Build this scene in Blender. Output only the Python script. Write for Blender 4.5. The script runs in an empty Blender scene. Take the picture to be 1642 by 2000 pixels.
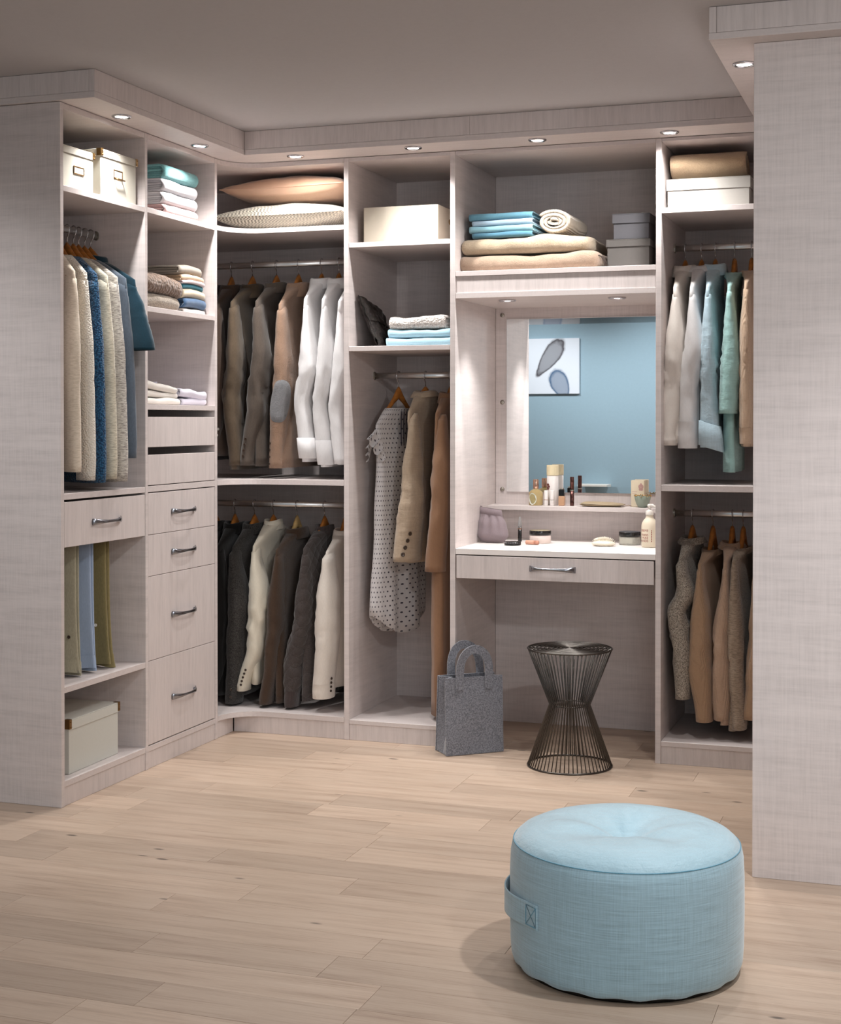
import bpy, bmesh, math, random
from mathutils import Vector, Matrix, noise
random.seed(7)
PI = math.pi
S = bpy.context.scene
COL = S.collection

# ------------------------------------------------------------------ camera
cd = bpy.data.cameras.new('camera'); cam = bpy.data.objects.new('camera', cd); COL.objects.link(cam)
CAMZ, YAW, PITCH = 1.26445, 0.33365, 0.01021
cam.location = (0, 0, CAMZ)
cam.rotation_euler = (PI / 2 - PITCH, 0, YAW)
cd.sensor_fit = 'VERTICAL'; cd.sensor_height = 36.0
cd.lens = 2875.88 / 2000 * 36.0
cd.shift_y = -(1000 - 850.306) / 2000
cd.clip_start = 0.05
S.camera = cam

# ------------------------------------------------------------------ world, exposure, unseen lamps
w = bpy.data.worlds.new('world'); S.world = w; w.use_nodes = True
w.node_tree.nodes['Background'].inputs[0].default_value = (0.9, 0.93, 1.0, 1)
w.node_tree.nodes['Background'].inputs[1].default_value = 0.3
S.view_settings.view_transform = 'Standard'; S.view_settings.look = 'None'
S.view_settings.exposure = 0.23; S.view_settings.gamma = 1.0
try: S.view_settings.use_curve_mapping = False
except Exception: pass
S.cycles.use_denoising = True
S.cycles.max_bounces = 8; S.cycles.diffuse_bounces = 5; S.cycles.glossy_bounces = 4
S.cycles.sample_clamp_indirect = 4.0

P_DOWN = 27.0      # wardrobe downlights
P_VAN = 21.0       # vanity downlights
def lamp(name, kind, loc, power, color=(1, 1, 1), rot=(0, 0, 0), **kw):
    d = bpy.data.lights.new(name, kind); d.energy = power; d.color = color
    for k, v in kw.items(): setattr(d, k, v)
    o = bpy.data.objects.new(name, d); COL.objects.link(o); o.location = loc; o.rotation_euler = rot
    return o
# added frontal fill from behind the camera, brightening the upright panels
lamp('front_fill', 'AREA', (0.85, -0.74, 1.45), 28, (0.95, 0.975, 1.0), rot=(math.radians(90), 0, math.radians(12)), shape='RECTANGLE', size=1.3, size_y=1.7)
# added soft fill from ceiling height, out of the frame
lamp('overhead_fill', 'AREA', (-1.6, 0.6, 2.36), 11, (0.95, 0.975, 1.0), shape='RECTANGLE', size=2.2, size_y=0.9)
# unseen spots: the first read from the pouf's shadow, the rest added fill
lamp('unseen_spot', 'SPOT', (0.06, 3.2, 2.36), 96, (0.985, 0.99, 1.0), spot_size=1.9, spot_blend=1.0, shadow_soft_size=0.05)
lamp('unseen_spot', 'SPOT', (-1.25, 3.1, 2.36), 7, (0.985, 0.99, 1.0), spot_size=1.7, spot_blend=1.0, shadow_soft_size=0.12)
lamp('unseen_spot', 'SPOT', (-3.15, 2.9, 2.36), 64, (0.985, 0.99, 1.0), rot=(math.radians(38), 0, 0), spot_size=1.5, spot_blend=1.0, shadow_soft_size=0.12)
lamp('unseen_spot', 'SPOT', (0.75, 1.7, 2.36), 105, (0.985, 0.99, 1.0), rot=(math.radians(63), 0, math.radians(24)), spot_size=1.2, spot_blend=1.0, shadow_soft_size=0.08)
lamp('unseen_spot', 'SPOT', (-0.75, 3.25, 2.36), 60, (0.985, 0.99, 1.0), rot=(math.radians(60), 0, math.radians(51)), spot_size=0.75, spot_blend=1.0, shadow_soft_size=0.10)
# added fill spots brightening the blue wall that the mirror shows
for xx in (-3.3, -2.2, -1.1): lamp('blue_wall_fill', 'SPOT', (xx, 0.15, 2.36), 66, (0.98, 0.99, 1.0), rot=(math.radians(-36), 0, 0), spot_size=1.9, spot_blend=1.0, shadow_soft_size=0.05)

# ------------------------------------------------------------------ helpers
def lin(c):
    return tuple(((v / 255) / 12.92 if v / 255 <= 0.04045 else ((v / 255 + 0.055) / 1.055) ** 2.4) for v in c[:3])
def new_obj(name, verts, faces, mat=None, parent=None, smooth=False, loc=(0, 0, 0), rot=0):
    me = bpy.data.meshes.new(name); me.from_pydata([tuple(v) for v in verts], [], faces); me.update()
    if smooth:
        me.polygons.foreach_set('use_smooth', [True] * len(me.polygons))
    if mat is not None: me.materials.append(mat)
    o = bpy.data.objects.new(name, me); COL.objects.link(o)
    o.location = loc; o.rotation_euler = (0, 0, rot)
    if parent is not None: o.parent = parent
    return o
def grid_uv(o, n, su, sv, loop=True):
    """cloth coordinates in metres for a ring grid: vertex i -> (around, along)"""
    ul = o.data.uv_layers.new(name='cloth')
    for p_ in o.data.polygons:
        js = [o.data.loops[l].vertex_index % n for l in p_.loop_indices]
        wrap = loop and max(js) - min(js) > 2
        for l, j in zip(p_.loop_indices, js):
            vi = o.data.loops[l].vertex_index
            jj = j + n if wrap and j == 0 else j
            ul.data[l].uv = (jj / n * su, sv(vi // n, o.data.vertices[vi].co))
    return o
def fixnormals(o):
    bm = bmesh.new(); bm.from_mesh(o.data); bmesh.ops.recalc_face_normals(bm, faces=bm.faces); bm.to_mesh(o.data); bm.free(); return o
def thing(name, label, cat, loc=(0, 0, 0), rot=0, group=None):
    o = bpy.data.objects.new(name, None); COL.objects.link(o); o.empty_display_size = 0.05
    o.location = loc; o.rotation_euler = (0, 0, rot) if not isinstance(rot, tuple) else rot
    o['label'] = label; o['category'] = cat
    if group: o['group'] = group
    return o
def tag(o, label, cat, group=None):
    o['label'] = label; o['category'] = cat
    if group: o['group'] = group
    return o
def box_vf(x0, x1, y0, y1, z0, z1, b=0.0008):
    b = min(b, (x1 - x0) / 3, (y1 - y0) / 3, (z1 - z0) / 3)
    V = []; idx = {}
    X = (x0, x1); Y = (y0, y1); Z = (z0, z1)
    for i in (0, 1):
        for j in (0, 1):
            for k in (0, 1):
                sx, sy, sz = (1 if i == 0 else -1), (1 if j == 0 else -1), (1 if k == 0 else -1)
                idx[i, j, k, 'x'] = len(V); V.append((X[i], Y[j] + sy * b, Z[k] + sz * b))
                idx[i, j, k, 'y'] = len(V); V.append((X[i] + sx * b, Y[j], Z[k] + sz * b))
                idx[i, j, k, 'z'] = len(V); V.append((X[i] + sx * b, Y[j] + sy * b, Z[k]))
    F = []
    q = [(0, 0), (1, 0), (1, 1), (0, 1)]
    for i in (0, 1):
        f = [idx[i, a, c, 'x'] for a, c in q]; F.append(f if i else f[::-1])
        f = [idx[a, i, c, 'y'] for a, c in q]; F.append(f[::-1] if i else f)
        f = [idx[a, c, i, 'z'] for a, c in q]; F.append(f if i else f[::-1])
    for a in (0, 1):
        for c in (0, 1):
            F.append([idx[0, a, c, 'y'], idx[1, a, c, 'y'], idx[1, a, c, 'z'], idx[0, a, c, 'z']])
            F.append([idx[a, 0, c, 'x'], idx[a, 1, c, 'x'], idx[a, 1, c, 'z'], idx[a, 0, c, 'z']])
            F.append([idx[a, c, 0, 'x'], idx[a, c, 1, 'x'], idx[a, c, 1, 'y'], idx[a, c, 0, 'y']])
            for k in (0, 1):
                F.append([idx[a, c, k, 'x'], idx[a, c, k, 'y'], idx[a, c, k, 'z']])
    return V, F
class MB:
    def __init__(s): s.v = []; s.f = []
    def add(s, V, F, M=None):
        n = len(s.v); s.v += [tuple(M @ Vector(p)) for p in V] if M else [tuple(p) for p in V]
        s.f += [[i + n for i in f] for f in F]; return s
    def box(s, *a, b=0.0008, M=None): return s.add(*box_vf(*a, b=b), M=M)
    def obj(s, name, mat, parent=None, smooth=False, loc=(0, 0, 0), rot=0, fix=True):
        o = new_obj(name, s.v, s.f, mat, parent, smooth, loc, rot)
        return fixnormals(o) if fix else o
def box(name, mat, parent, *a, b=0.0008):
    return MB().box(*a, b=b).obj(name, mat, parent)
def rings_vf(rings, cap0=False, cap1=False, loop=True):
    n = len(rings[0]); V = [p for r in rings for p in r]; F = []
    for i in range(len(rings) - 1):
        for j in range(n if loop else n - 1):
            k = (j + 1) % n
            F.append([i * n + j, i * n + k, (i + 1) * n + k, (i + 1) * n + j])
    if cap0: F.append(list(range(n))[::-1])
    if cap1: F.append([(len(rings) - 1) * n + j for j in range(n)])
    return V, F
def lathe_vf(prof, n=32, c=(0, 0, 0)):
    rings = [[(c[0] + r * math.cos(2 * PI * j / n), c[1] + r * math.sin(2 * PI * j / n), c[2] + z) for j in range(n)] for r, z in prof]
    return rings_vf(rings, prof[0][0] > 1e-6, prof[-1][0] > 1e-6)
def lathe(name, mat, parent, prof, n=32, c=(0, 0, 0)):
    return fixnormals(new_obj(name, *lathe_vf(prof, n, c), mat, parent, True))
def tube_vf(pts, r, n=8, closed=False):
    pts = [Vector(p) for p in pts]; rings = []; m = len(pts)
    up = None
    for i, p in enumerate(pts):
        a = pts[(i - 1) % m] if (closed or i > 0) else p; b = pts[(i + 1) % m] if (closed or i < m - 1) else p
        t = (b - a).normalized()
        if up is None:
            up = Vector((0, 0, 1)) if abs(t.z) < 0.9 else Vector((1, 0, 0))
        s = t.cross(up).normalized(); up = s.cross(t).normalized()
        rr = r[i] if isinstance(r, (list, tuple)) else r
        rings.append([p + rr * (math.cos(2 * PI * j / n) * s + math.sin(2 * PI * j / n) * up) for j in range(n)])
    if closed:
        V, F = rings_vf(rings + [rings[0]]); return V, F
    return rings_vf(rings, True, True)
def tube(name, mat, parent, pts, r, n=8, closed=False):
    return fixnormals(new_obj(name, *tube_vf(pts, r, n, closed), mat, parent, True))
def nz(x, y, z): return noise.noise(Vector((x, y, z)))
def lerp(a, b, t): return a + (b - a) * t
def curve(keys, t):
    if t <= keys[0][0]: return keys[0][1]
    for (a, va), (b, vb) in zip(keys, keys[1:]):
        if t <= b:
            f = (t - a) / (b - a); f = f * f * (3 - 2 * f); return va + (vb - va) * f
    return keys[-1][1]

def lcurve(keys, t):
    if t <= keys[0][0]: return keys[0][1]
    for (a, va), (b, vb) in zip(keys, keys[1:]):
        if t <= b:
            f = (t - a) / (b - a); f = 0.75 * f + 0.25 * f * f * (3 - 2 * f); return va + (vb - va) * f
    return keys[-1][1]

# ------------------------------------------------------------------ materials
def base_mat(name, rough=0.5, metal=0.0, color=(0.8, 0.8, 0.8)):
    m = bpy.data.materials.new(name); m.use_nodes = True
    nt = m.node_tree; p = nt.nodes['Principled BSDF']
    p.inputs['Base Color'].default_value = (*color, 1); p.inputs['Roughness'].default_value = rough
    p.inputs['Metallic'].default_value = metal
    return m, nt, p
def node(nt, t, **kw):
    n = nt.nodes.new(t)
    for k, v in kw.items(): setattr(n, k, v)
    return n
def mapped(nt, scale, coord='Object'):
    tc = node(nt, 'ShaderNodeTexCoord'); mp = node(nt, 'ShaderNodeMapping'); mp.inputs['Scale'].default_value = scale
    nt.links.new(tc.outputs[coord], mp.inputs['Vector']); return mp.outputs['Vector']
def noise_n(nt, vec, scale=1.0, detail=3.0, rough=0.6):
    n = node(nt, 'ShaderNodeTexNoise'); n.inputs['Scale'].default_value = scale
    n.inputs['Detail'].default_value = detail; n.inputs['Roughness'].default_value = rough
    nt.links.new(vec, n.inputs['Vector']); return n.outputs['Fac']
def ramp(nt, fac, stops):
    r = node(nt, 'ShaderNodeValToRGB'); e = r.color_ramp.elements
    while len(e) < len(stops): e.new(0.5)
    for el, (p, c) in zip(e, stops): el.position = p; el.color = (*c, 1)
    nt.links.new(fac, r.inputs['Fac']); return r.outputs['Color']
def mathn(nt, op, a, b=None):
    n = node(nt, 'ShaderNodeMath', operation=op)
    for i, v in enumerate((a, b)):
        if v is None: continue
        if isinstance(v, (int, float)): n.inputs[i].default_value = v
        else: nt.links.new(v, n.inputs[i])
    return n.outputs[0]
def bump(nt, p, h, strength=0.2, dist=0.002):
    b = node(nt, 'ShaderNodeBump'); b.inputs['Strength'].default_value = strength; b.inputs['Distance'].default_value = dist
    nt.links.new(h, b.inputs['Height']); nt.links.new(b.outputs['Normal'], p.inputs['Normal'])
def scale_rgb(c, f): return tuple(min(1, v * f) for v in c)

LAM = lin((212, 202, 199))
def laminate(name, streak, thread, col=LAM, contrast=0.16, rough=0.42):
    m, nt, p = base_mat(name, rough)
    a = noise_n(nt, mapped(nt, streak), 1, 4, 0.65)
    b = noise_n(nt, mapped(nt, thread), 1, 2, 0.6)
    c = noise_n(nt, mapped(nt, tuple(v * 5 for v in streak)), 1, 2, 0.5)
    s = mathn(nt, 'ADD', mathn(nt, 'MULTIPLY', a, 0.5), mathn(nt, 'ADD', mathn(nt, 'MULTIPLY', b, 0.3), mathn(nt, 'MULTIPLY', c, 0.2)))
    colr = ramp(nt, s, [(0.32, scale_rgb(col, 1 - contrast)), (0.5, col), (0.68, scale_rgb(col, 1 + contrast * 0.75))])
    nt.links.new(colr, p.inputs['Base Color'])
    bump(nt, p, s, 0.10, 0.001)
    return m
M_LAMH = laminate('laminate_horizontal_grain', (3.0, 3.0, 38), (260, 260, 9))
M_LAMV = laminate('laminate_vertical_grain', (40, 40, 2.2), (150, 150, 14), contrast=0.13)
M_LAMT = laminate('laminate_shelf', (3.0, 40, 90), (120, 120, 120), contrast=0.10)
M_LAMW = laminate('pale_laminate_top', (3.0, 40, 90), (120, 120, 120), col=lin((240, 234, 230)), contrast=0.05)
def plain(name, c, rough=0.5, metal=0.0, grain=0.0, gs=120):
    m, nt, p = base_mat(name, rough, metal, lin(c))
    if grain:
        f = noise_n(nt, mapped(nt, (gs, gs, gs)), 1, 3)
        L = lin(c)
        nt.links.new(ramp(nt, f, [(0.3, scale_rgb(L, 1 - grain)), (0.7, scale_rgb(L, 1 + grain))]), p.inputs['Base Color'])
    return m
def fabric(name, c, kind='weave', c2=None, amt=0.12, sheen=0.25, rough=0.9, scale=1.0):
    L = lin(c); m, nt, p = base_mat(name, rough, 0, L)
    p.inputs['Sheen Weight'].default_value = sheen
    p.inputs['Specular IOR Level'].default_value = 0.2
    L2 = lin(c2) if c2 else scale_rgb(L, 1 - amt * 1.6)
    if kind == 'weave':
        f = noise_n(nt, mapped(nt, (300 * scale, 300 * scale, 90 * scale)), 1, 3)
        nt.links.new(ramp(nt, f, [(0.3, scale_rgb(L, 1 - amt)), (0.7, scale_rgb(L, 1 + amt))]), p.inputs['Base Color'])
        bump(nt, p, noise_n(nt, mapped(nt, (14, 14, 7)), 1, 4), 0.25, 0.01)
    elif kind == 'linen':
        a = noise_n(nt, mapped(nt, (340, 340, 12)), 1, 2); b = noise_n(nt, mapped(nt, (14, 14, 420)), 1, 2)
        s = mathn(nt, 'MULTIPLY', mathn(nt, 'ADD', a, b), 0.5)
        nt.links.new(ramp(nt, s, [(0.36, scale_rgb(L, 1 - amt)), (0.64, scale_rgb(L, 1 + amt))]), p.inputs['Base Color'])
        h = mathn(nt, 'ADD', s, mathn(nt, 'MULTIPLY', noise_n(nt, mapped(nt, (22, 22, 34)), 1, 3), 4))
        bump(nt, p, h, 0.3, 0.004)
    elif kind == 'tweed':
        f = noise_n(nt, mapped(nt, (260 * scale, 260 * scale, 260 * scale)), 1, 2, 0.8)
        nt.links.new(ramp(nt, f, [(0.36, L2), (0.62, L)]), p.inputs['Base Color'])
        bump(nt, p, f, 0.5, 0.002)
    elif kind == 'marl':
        f = noise_n(nt, mapped(nt, (60, 60, 330)), 1, 3, 0.7)
        nt.links.new(ramp(nt, f, [(0.38, L2), (0.58, L)]), p.inputs['Base Color'])
        bump(nt, p, f, 0.4, 0.002)
    elif kind == 'knit':
        v = mapped(nt, (1, 1, 1))
        wv = node(nt, 'ShaderNodeTexVoronoi'); wv.inputs['Scale'].default_value = 170 * scale; nt.links.new(v, wv.inputs['Vector'])
        d = wv.outputs['Distance']
        nt.links.new(ramp(nt, d, [(0.15, scale_rgb(L, 1 + amt)), (0.75, L2)]), p.inputs['Base Color'])
        bump(nt, p, mathn(nt, 'MULTIPLY', d, -1), 0.8, 0.006)
    elif kind == 'rib':
        wv = node(nt, 'ShaderNodeTexWave', wave_type='BANDS', bands_direction='X'); wv.inputs['Scale'].default_value = 60 * scale
        wv.inputs['Distortion'].default_value = 1.2; nt.links.new(mapped(nt, (1, 1, 0.4)), wv.inputs['Vector'])
        f = noise_n(nt, mapped(nt, (90, 90, 260)), 1, 3)
        nt.links.new(ramp(nt, f, [(0.3, scale_rgb(L, 1 - amt)), (0.7, scale_rgb(L, 1 + amt))]), p.inputs['Base Color'])
        bump(nt, p, wv.outputs['Fac'], 0.5, 0.003)
    elif kind == 'fuzzy':
        f = noise_n(nt, mapped(nt, (180, 180, 180)), 1, 4, 0.8); g = noise_n(nt, mapped(nt, (26, 26, 26)), 1, 3)
        s = mathn(nt, 'ADD', mathn(nt, 'MULTIPLY', f, 0.6), mathn(nt, 'MULTIPLY', g, 0.4))
        nt.links.new(ramp(nt, s, [(0.35, scale_rgb(L, 1 - amt)), (0.65, scale_rgb(L, 1 + amt))]), p.inputs['Base Color'])
        bump(nt, p, s, 0.7, 0.008)
    elif kind == 'quilt':
        v = mapped(nt, (1, 1, 1)); sp = node(nt, 'ShaderNodeSeparateXYZ'); nt.links.new(v, sp.inputs[0])
        xy = mathn(nt, 'ADD', sp.outputs[0], sp.outputs[1])
        A = mathn(nt, 'ABSOLUTE', mathn(nt, 'SINE', mathn(nt, 'MULTIPLY', mathn(nt, 'ADD', sp.outputs[2], xy), 60.0)))
        B = mathn(nt, 'ABSOLUTE', mathn(nt, 'SINE', mathn(nt, 'MULTIPLY', mathn(nt, 'SUBTRACT', sp.outputs[2], xy), 60.0)))
        h = mathn(nt, 'POWER', mathn(nt, 'MULTIPLY', A, B), 0.28)
        f = noise_n(nt, mapped(nt, (260, 260, 260)), 1, 2)
        nt.links.new(ramp(nt, f, [(0.3, scale_rgb(L, 0.75)), (0.7, scale_rgb(L, 1.25))]), p.inputs['Base Color'])
        bump(nt, p, h, 0.45, 0.008)
    elif kind == 'dots':
        v = mapped(nt, (1, 1, 1), 'UV'); sp = node(nt, 'ShaderNodeSeparateXYZ'); nt.links.new(v, sp.inputs[0])
        def cell(x, off):
            return mathn(nt, 'SUBTRACT', mathn(nt, 'FRACT', mathn(nt, 'ADD', mathn(nt, 'MULTIPLY', x, 44.0), off)), 0.5)
        ds = []
        for off in (0.0, 0.5):
            a = cell(sp.outputs[0], off); b = mathn(nt, 'SUBTRACT', mathn(nt, 'FRACT', mathn(nt, 'ADD', mathn(nt, 'MULTIPLY', sp.outputs[1], 26.0), off)), 0.5)
            b = mathn(nt, 'MULTIPLY', b, 1.7)
            ds.append(mathn(nt, 'ADD', mathn(nt, 'MULTIPLY', a, a), mathn(nt, 'MULTIPLY', b, b)))
        d = mathn(nt, 'MINIMUM', ds[0], ds[1])
        nt.links.new(ramp(nt, d, [(0.018, L2), (0.03, L)]), p.inputs['Base Color'])
        bump(nt, p, noise_n(nt, mapped(nt, (30, 30, 8)), 1, 3), 0.25, 0.006)
    elif kind == 'check':
        ck = node(nt, 'ShaderNodeTexChecker'); ck.inputs['Scale'].default_value = 130
        mp = mapped(nt, (1, 1, 1)); nt.links.new(mp, ck.inputs['Vector'])
        mp2 = nt.nodes[-2]
        ck.inputs['Color1'].default_value = (*L, 1); ck.inputs['Color2'].default_value = (*L2, 1)
        nt.links.new(ck.outputs['Color'], p.inputs['Base Color'])
    return m
def glass_mat(name, c, rough=0.02, trans=1.0):
    m, nt, p = base_mat(name, rough, 0, lin(c)); p.inputs['Transmission Weight'].default_value = trans; p.inputs['IOR'].default_value = 1.4
    return m
M_CHROME = plain('chrome', (200, 200, 205), 0.16, 1.0)
M_DCHROME = plain('dark_chrome', (150, 152, 158), 0.2, 1.0)
M_STEEL = plain('polished_steel', (222, 220, 218), 0.3, 1.0)
M_BRASS = plain('aged_brass', (140, 110, 70), 0.35, 1.0)
M_NICKEL = plain('brushed_nickel', (170, 165, 155), 0.3, 1.0)
M_WIRE = plain('gunmetal_wire', (92, 88, 84), 0.35, 1.0)
M_BLACK = plain('black_plastic', (18, 17, 17), 0.25)
M_WHITE = plain('white_plastic', (232, 228, 220), 0.35)
M_SUB = plain('dark_joint', (70, 52, 38), 0.9, grain=0.2)
def wood_mat(name, c, grain=(3, 60, 60), amt=0.3):
    m, nt, p = base_mat(name, 0.4); L = lin(c)
    f = noise_n(nt, mapped(nt, grain), 1, 4)
    nt.links.new(ramp(nt, f, [(0.3, scale_rgb(L, 1 - amt)), (0.7, scale_rgb(L, 1 + amt))]), p.inputs['Base Color'])
    return m
M_HWOOD = wood_mat('hanger_wood', (172, 108, 46))
M_HPALE = wood_mat('pale_hanger_wood', (186, 156, 104))
M_ROOMWALL = plain('painted_wall', (200, 195, 190), 0.9, grain=0.02, gs=40)
M_BLUE = plain('blue_wall_paint', (146, 172, 186), 0.85, grain=0.02, gs=40)
M_CEIL = plain('ceiling_paint', (186, 183, 184), 0.9, grain=0.015, gs=60)
def plank_mat():
    m, nt, p = base_mat('oak_plank', 0.38)
    oi = node(nt, 'ShaderNodeObjectInfo')
    tc = node(nt, 'ShaderNodeTexCoord'); vm = node(nt, 'ShaderNodeVectorMath', operation='MULTIPLY_ADD')
    cmb = node(nt, 'ShaderNodeCombineXYZ'); nt.links.new(mathn(nt, 'MULTIPLY', oi.outputs['Random'], 53.0), cmb.inputs[0])
    nt.links.new(mathn(nt, 'MULTIPLY', oi.outputs['Random'], 17.0), cmb.inputs[1])
    nt.links.new(tc.outputs['Object'], vm.inputs[0]); vm.inputs[1].default_value = (2.2, 26, 26); nt.links.new(cmb.outputs[0], vm.inputs[2])
    g = noise_n(nt, vm.outputs[0], 1, 6, 0.6)
    vm2 = node(nt, 'ShaderNodeVectorMath', operation='MULTIPLY_ADD'); nt.links.new(tc.outputs['Object'], vm2.inputs[0])
    vm2.inputs[1].default_value = (7, 190, 190); nt.links.new(cmb.outputs[0], vm2.inputs[2])
    fi = noise_n(nt, vm2.outputs[0], 1, 3, 0.6)
    s = mathn(nt, 'ADD', mathn(nt, 'MULTIPLY', g, 0.62), mathn(nt, 'MULTIPLY', fi, 0.38))
    c1 = ramp(nt, s, [(0.28, lin((158, 130, 108))), (0.5, lin((191, 166, 144))), (0.72, lin((203, 181, 160)))])
    hv = node(nt, 'ShaderNodeHueSaturation')
    nt.links.new(mathn(nt, 'ADD', mathn(nt, 'MULTIPLY', oi.outputs['Random'], 0.24), 0.85), hv.inputs['Value'])
    hv.inputs['Saturation'].default_value = 0.92; nt.links.new(c1, hv.inputs['Color'])
    # small dark knots
    vo = node(nt, 'ShaderNodeTexVoronoi'); vo.inputs['Scale'].default_value = 1
    vm3 = node(nt, 'ShaderNodeVectorMath', operation='MULTIPLY_ADD'); nt.links.new(tc.outputs['Object'], vm3.inputs[0])
    vm3.inputs[1].default_value = (3.0, 8.0, 0.1); nt.links.new(cmb.outputs[0], vm3.inputs[2]); nt.links.new(vm3.outputs[0], vo.inputs['Vector'])
    kn = ramp(nt, vo.outputs['Distance'], [(0.035, (0.25, 0.25, 0.25)), (0.07, (1, 1, 1))])
    mx = node(nt, 'ShaderNodeMix', data_type='RGBA', blend_type='MULTIPLY'); mx.inputs[0].default_value = 1
    nt.links.new(hv.outputs['Color'], mx.inputs[6]); nt.links.new(kn, mx.inputs[7]); nt.links.new(mx.outputs[2], p.inputs['Base Color'])
    bump(nt, p, s, 0.12, 0.001)
    return m
M_PLANK = plank_mat()
def emit_mat(name, c, s):
    m = bpy.data.materials.new(name); m.use_nodes = True; nt = m.node_tree; nt.nodes.clear()
    e = node(nt, 'ShaderNodeEmission'); e.inputs[0].default_value = (*c, 1); e.inputs[1].default_value = s
    o = node(nt, 'ShaderNodeOutputMaterial'); nt.links.new(e.outputs[0], o.inputs[0]); return m
M_LENS = emit_mat('lit_lamp_lens', (1, 0.96, 0.9), 14)

# ------------------------------------------------------------------ room shell
XL, YB, YR, XRF = -2.673, 5.40, 4.141, -0.464
ZC, ZU = 2.393, 2.299          # ceiling, top of the units
XW, YW, YF, XE = -3.245, 5.972, -0.85, 1.9
XFL = -4.8
TH = 0.02
def struct(o): o['kind'] = 'structure'; return o
floor = struct(box('floor', M_SUB, None, XFL, XE, YF, YW, -0.05, -0.0145))
def in_view(x, y):
    dx, dy = x, y
    d = -math.sin(YAW) * dx + math.cos(YAW) * dy; r = math.cos(YAW) * dx + math.sin(YAW) * dy
    if d < 1: return False
    px = 821 + 2875.88 * r / d; py = 850 + 2875.88 * CAMZ / d
    return -60 < px < 1700 and py < 2080
PW = 0.14
rest = MB()
rr = random.Random(3)
y = YF; row = 0
while y < YW - 0.01:
    x = XFL - rr.uniform(0, 0.9)
    y1 = min(y + PW, YW)
    while x < XE:
        L = rr.choice((0.48, 0.62, 0.8, 0.95, 1.1)) * rr.uniform(0.92, 1.08)
        x0, x1 = max(x, XFL), min(x + L, XE)
        if x1 - x0 > 0.05:
            dz = rr.uniform(-0.0002, 0)
            a = (x0 + 0.0004, x1 - 0.0004, y + 0.0003, y1 - 0.0003, -0.014, dz)
            vis = any(in_view(xx, yy) for xx in (x0, (x0 + x1) / 2, x1) for yy in (y, y1)) and not (x0 > XRF + 0.05 and y > YR + 0.05)
            if vis:
                cx, cy = (x0 + x1) / 2, (y + y1) / 2
                o = MB().box(a[0] - cx, a[1] - cx, a[2] - cy, a[3] - cy, a[4], a[5], b=0.0004).obj('plank', M_PLANK, floor, fix=False); o.location = (cx, cy, 0)
            else: rest.box(*a, b=0.0006)
        x += L
    y = y1; row += 1
o = rest.obj('outer_planks', M_PLANK, floor, fix=False); o['kind'] = 'stuff'
struct(box('ceiling', M_CEIL, None, XFL, XE, YF, YW, ZC, ZC + 0.05))
struct(box('wall_back', M_ROOMWALL, None, XFL - 0.1, XE + 0.1, YW, YW + 0.1, -0.05, ZC + 0.05))
struct(box('wall_left', M_ROOMWALL, None, XW - 0.1, XW, YR + 0.03, YW, 0.0, ZC))
struct(box('wall_far_left', M_ROOMWALL, None, XFL - 0.1, XFL, YF, YW, -0.05, ZC + 0.05))
struct(box('wall_right', M_ROOMWALL, None, 0.105, 0.2, YR + 0.03, YW, 0.0, ZC))
struct(box('wall_far_right', M_ROOMWALL, None, XE, XE + 0.1, YF, YW, -0.05, ZC + 0.05))
struct(box('wall_front', M_BLUE, None, XFL - 0.1, XE + 0.1, YF - 0.1, YF, -0.05, ZC + 0.05))

wn = struct(box('added_window_1', M_WHITE, None, 0.12, 1.58, YF + 0.001, YF + 0.05, 2.31, 2.36))  # invented frame and glazing around the added fill lamp, never in view
for a_ in ((0.12, 1.58, 0.54, 0.59), (0.12, 0.17, 0.5905, 2.3095), (1.53, 1.58, 0.5905, 2.3095), (0.825, 0.875, 0.5905, 2.3095)):
    box('added_window_frame', M_WHITE, wn, a_[0], a_[1], YF + 0.001, YF + 0.05, a_[2], a_[3])
box('added_pane', plain('added_window_pane', (210, 222, 235), 0.2), wn, 0.1705, 1.5295, YF + 0.001, YF + 0.012, 0.5905, 2.3095)

# ------------------------------------------------------------------ wardrobe units
G_UNIT = None
def handle(parent, c, L, axis, nrm):
    """bow-tie bar handle; c centre on the front, axis = unit vector along it, nrm = outward"""
    ax = Vector(axis); n = Vector(nrm); up = Vector((0, 0, 1)); c = Vector(c); rings = []
    N = 14
    for i in range(N + 1):
        s = -1 + 2 * i / N
        hh = 0.0048 + 0.0072 * abs(s) ** 2.2
        off = 0.022 * (1 - abs(s) ** 3.5) + 0.004
        th = 0.0035 + 0.001 * (1 - abs(s))
        p = c + ax * (s * L / 2) + n * off
        rings.append([p + up * (hh * math.cos(a)) + n * (th * math.sin(a)) for a in [2 * PI * k / 10 for k in range(10)]])
    m = MB().add(*rings_vf(rings, True, True))
    for s in (-1, 1):
        p = c + ax * (s * (L / 2 - 0.006))
        rr_ = [[p + n * d + up * (0.006 * math.cos(a)) + ax * (0.005 * math.sin(a)) for a in [2 * PI * k / 8 for k in range(8)]] for d in (0.0, 0.007)]
        m.add(*rings_vf(rr_, True, True))
    o = m.obj('handle', M_DCHROME, None, True)
    o.parent = parent; o.location = tuple(-v for v in parent_loc(parent)); return o
def parent_loc(p):
    v = Vector((0, 0, 0))
    while p is not None: v = v + p.location; p = p.parent
    return v
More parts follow.
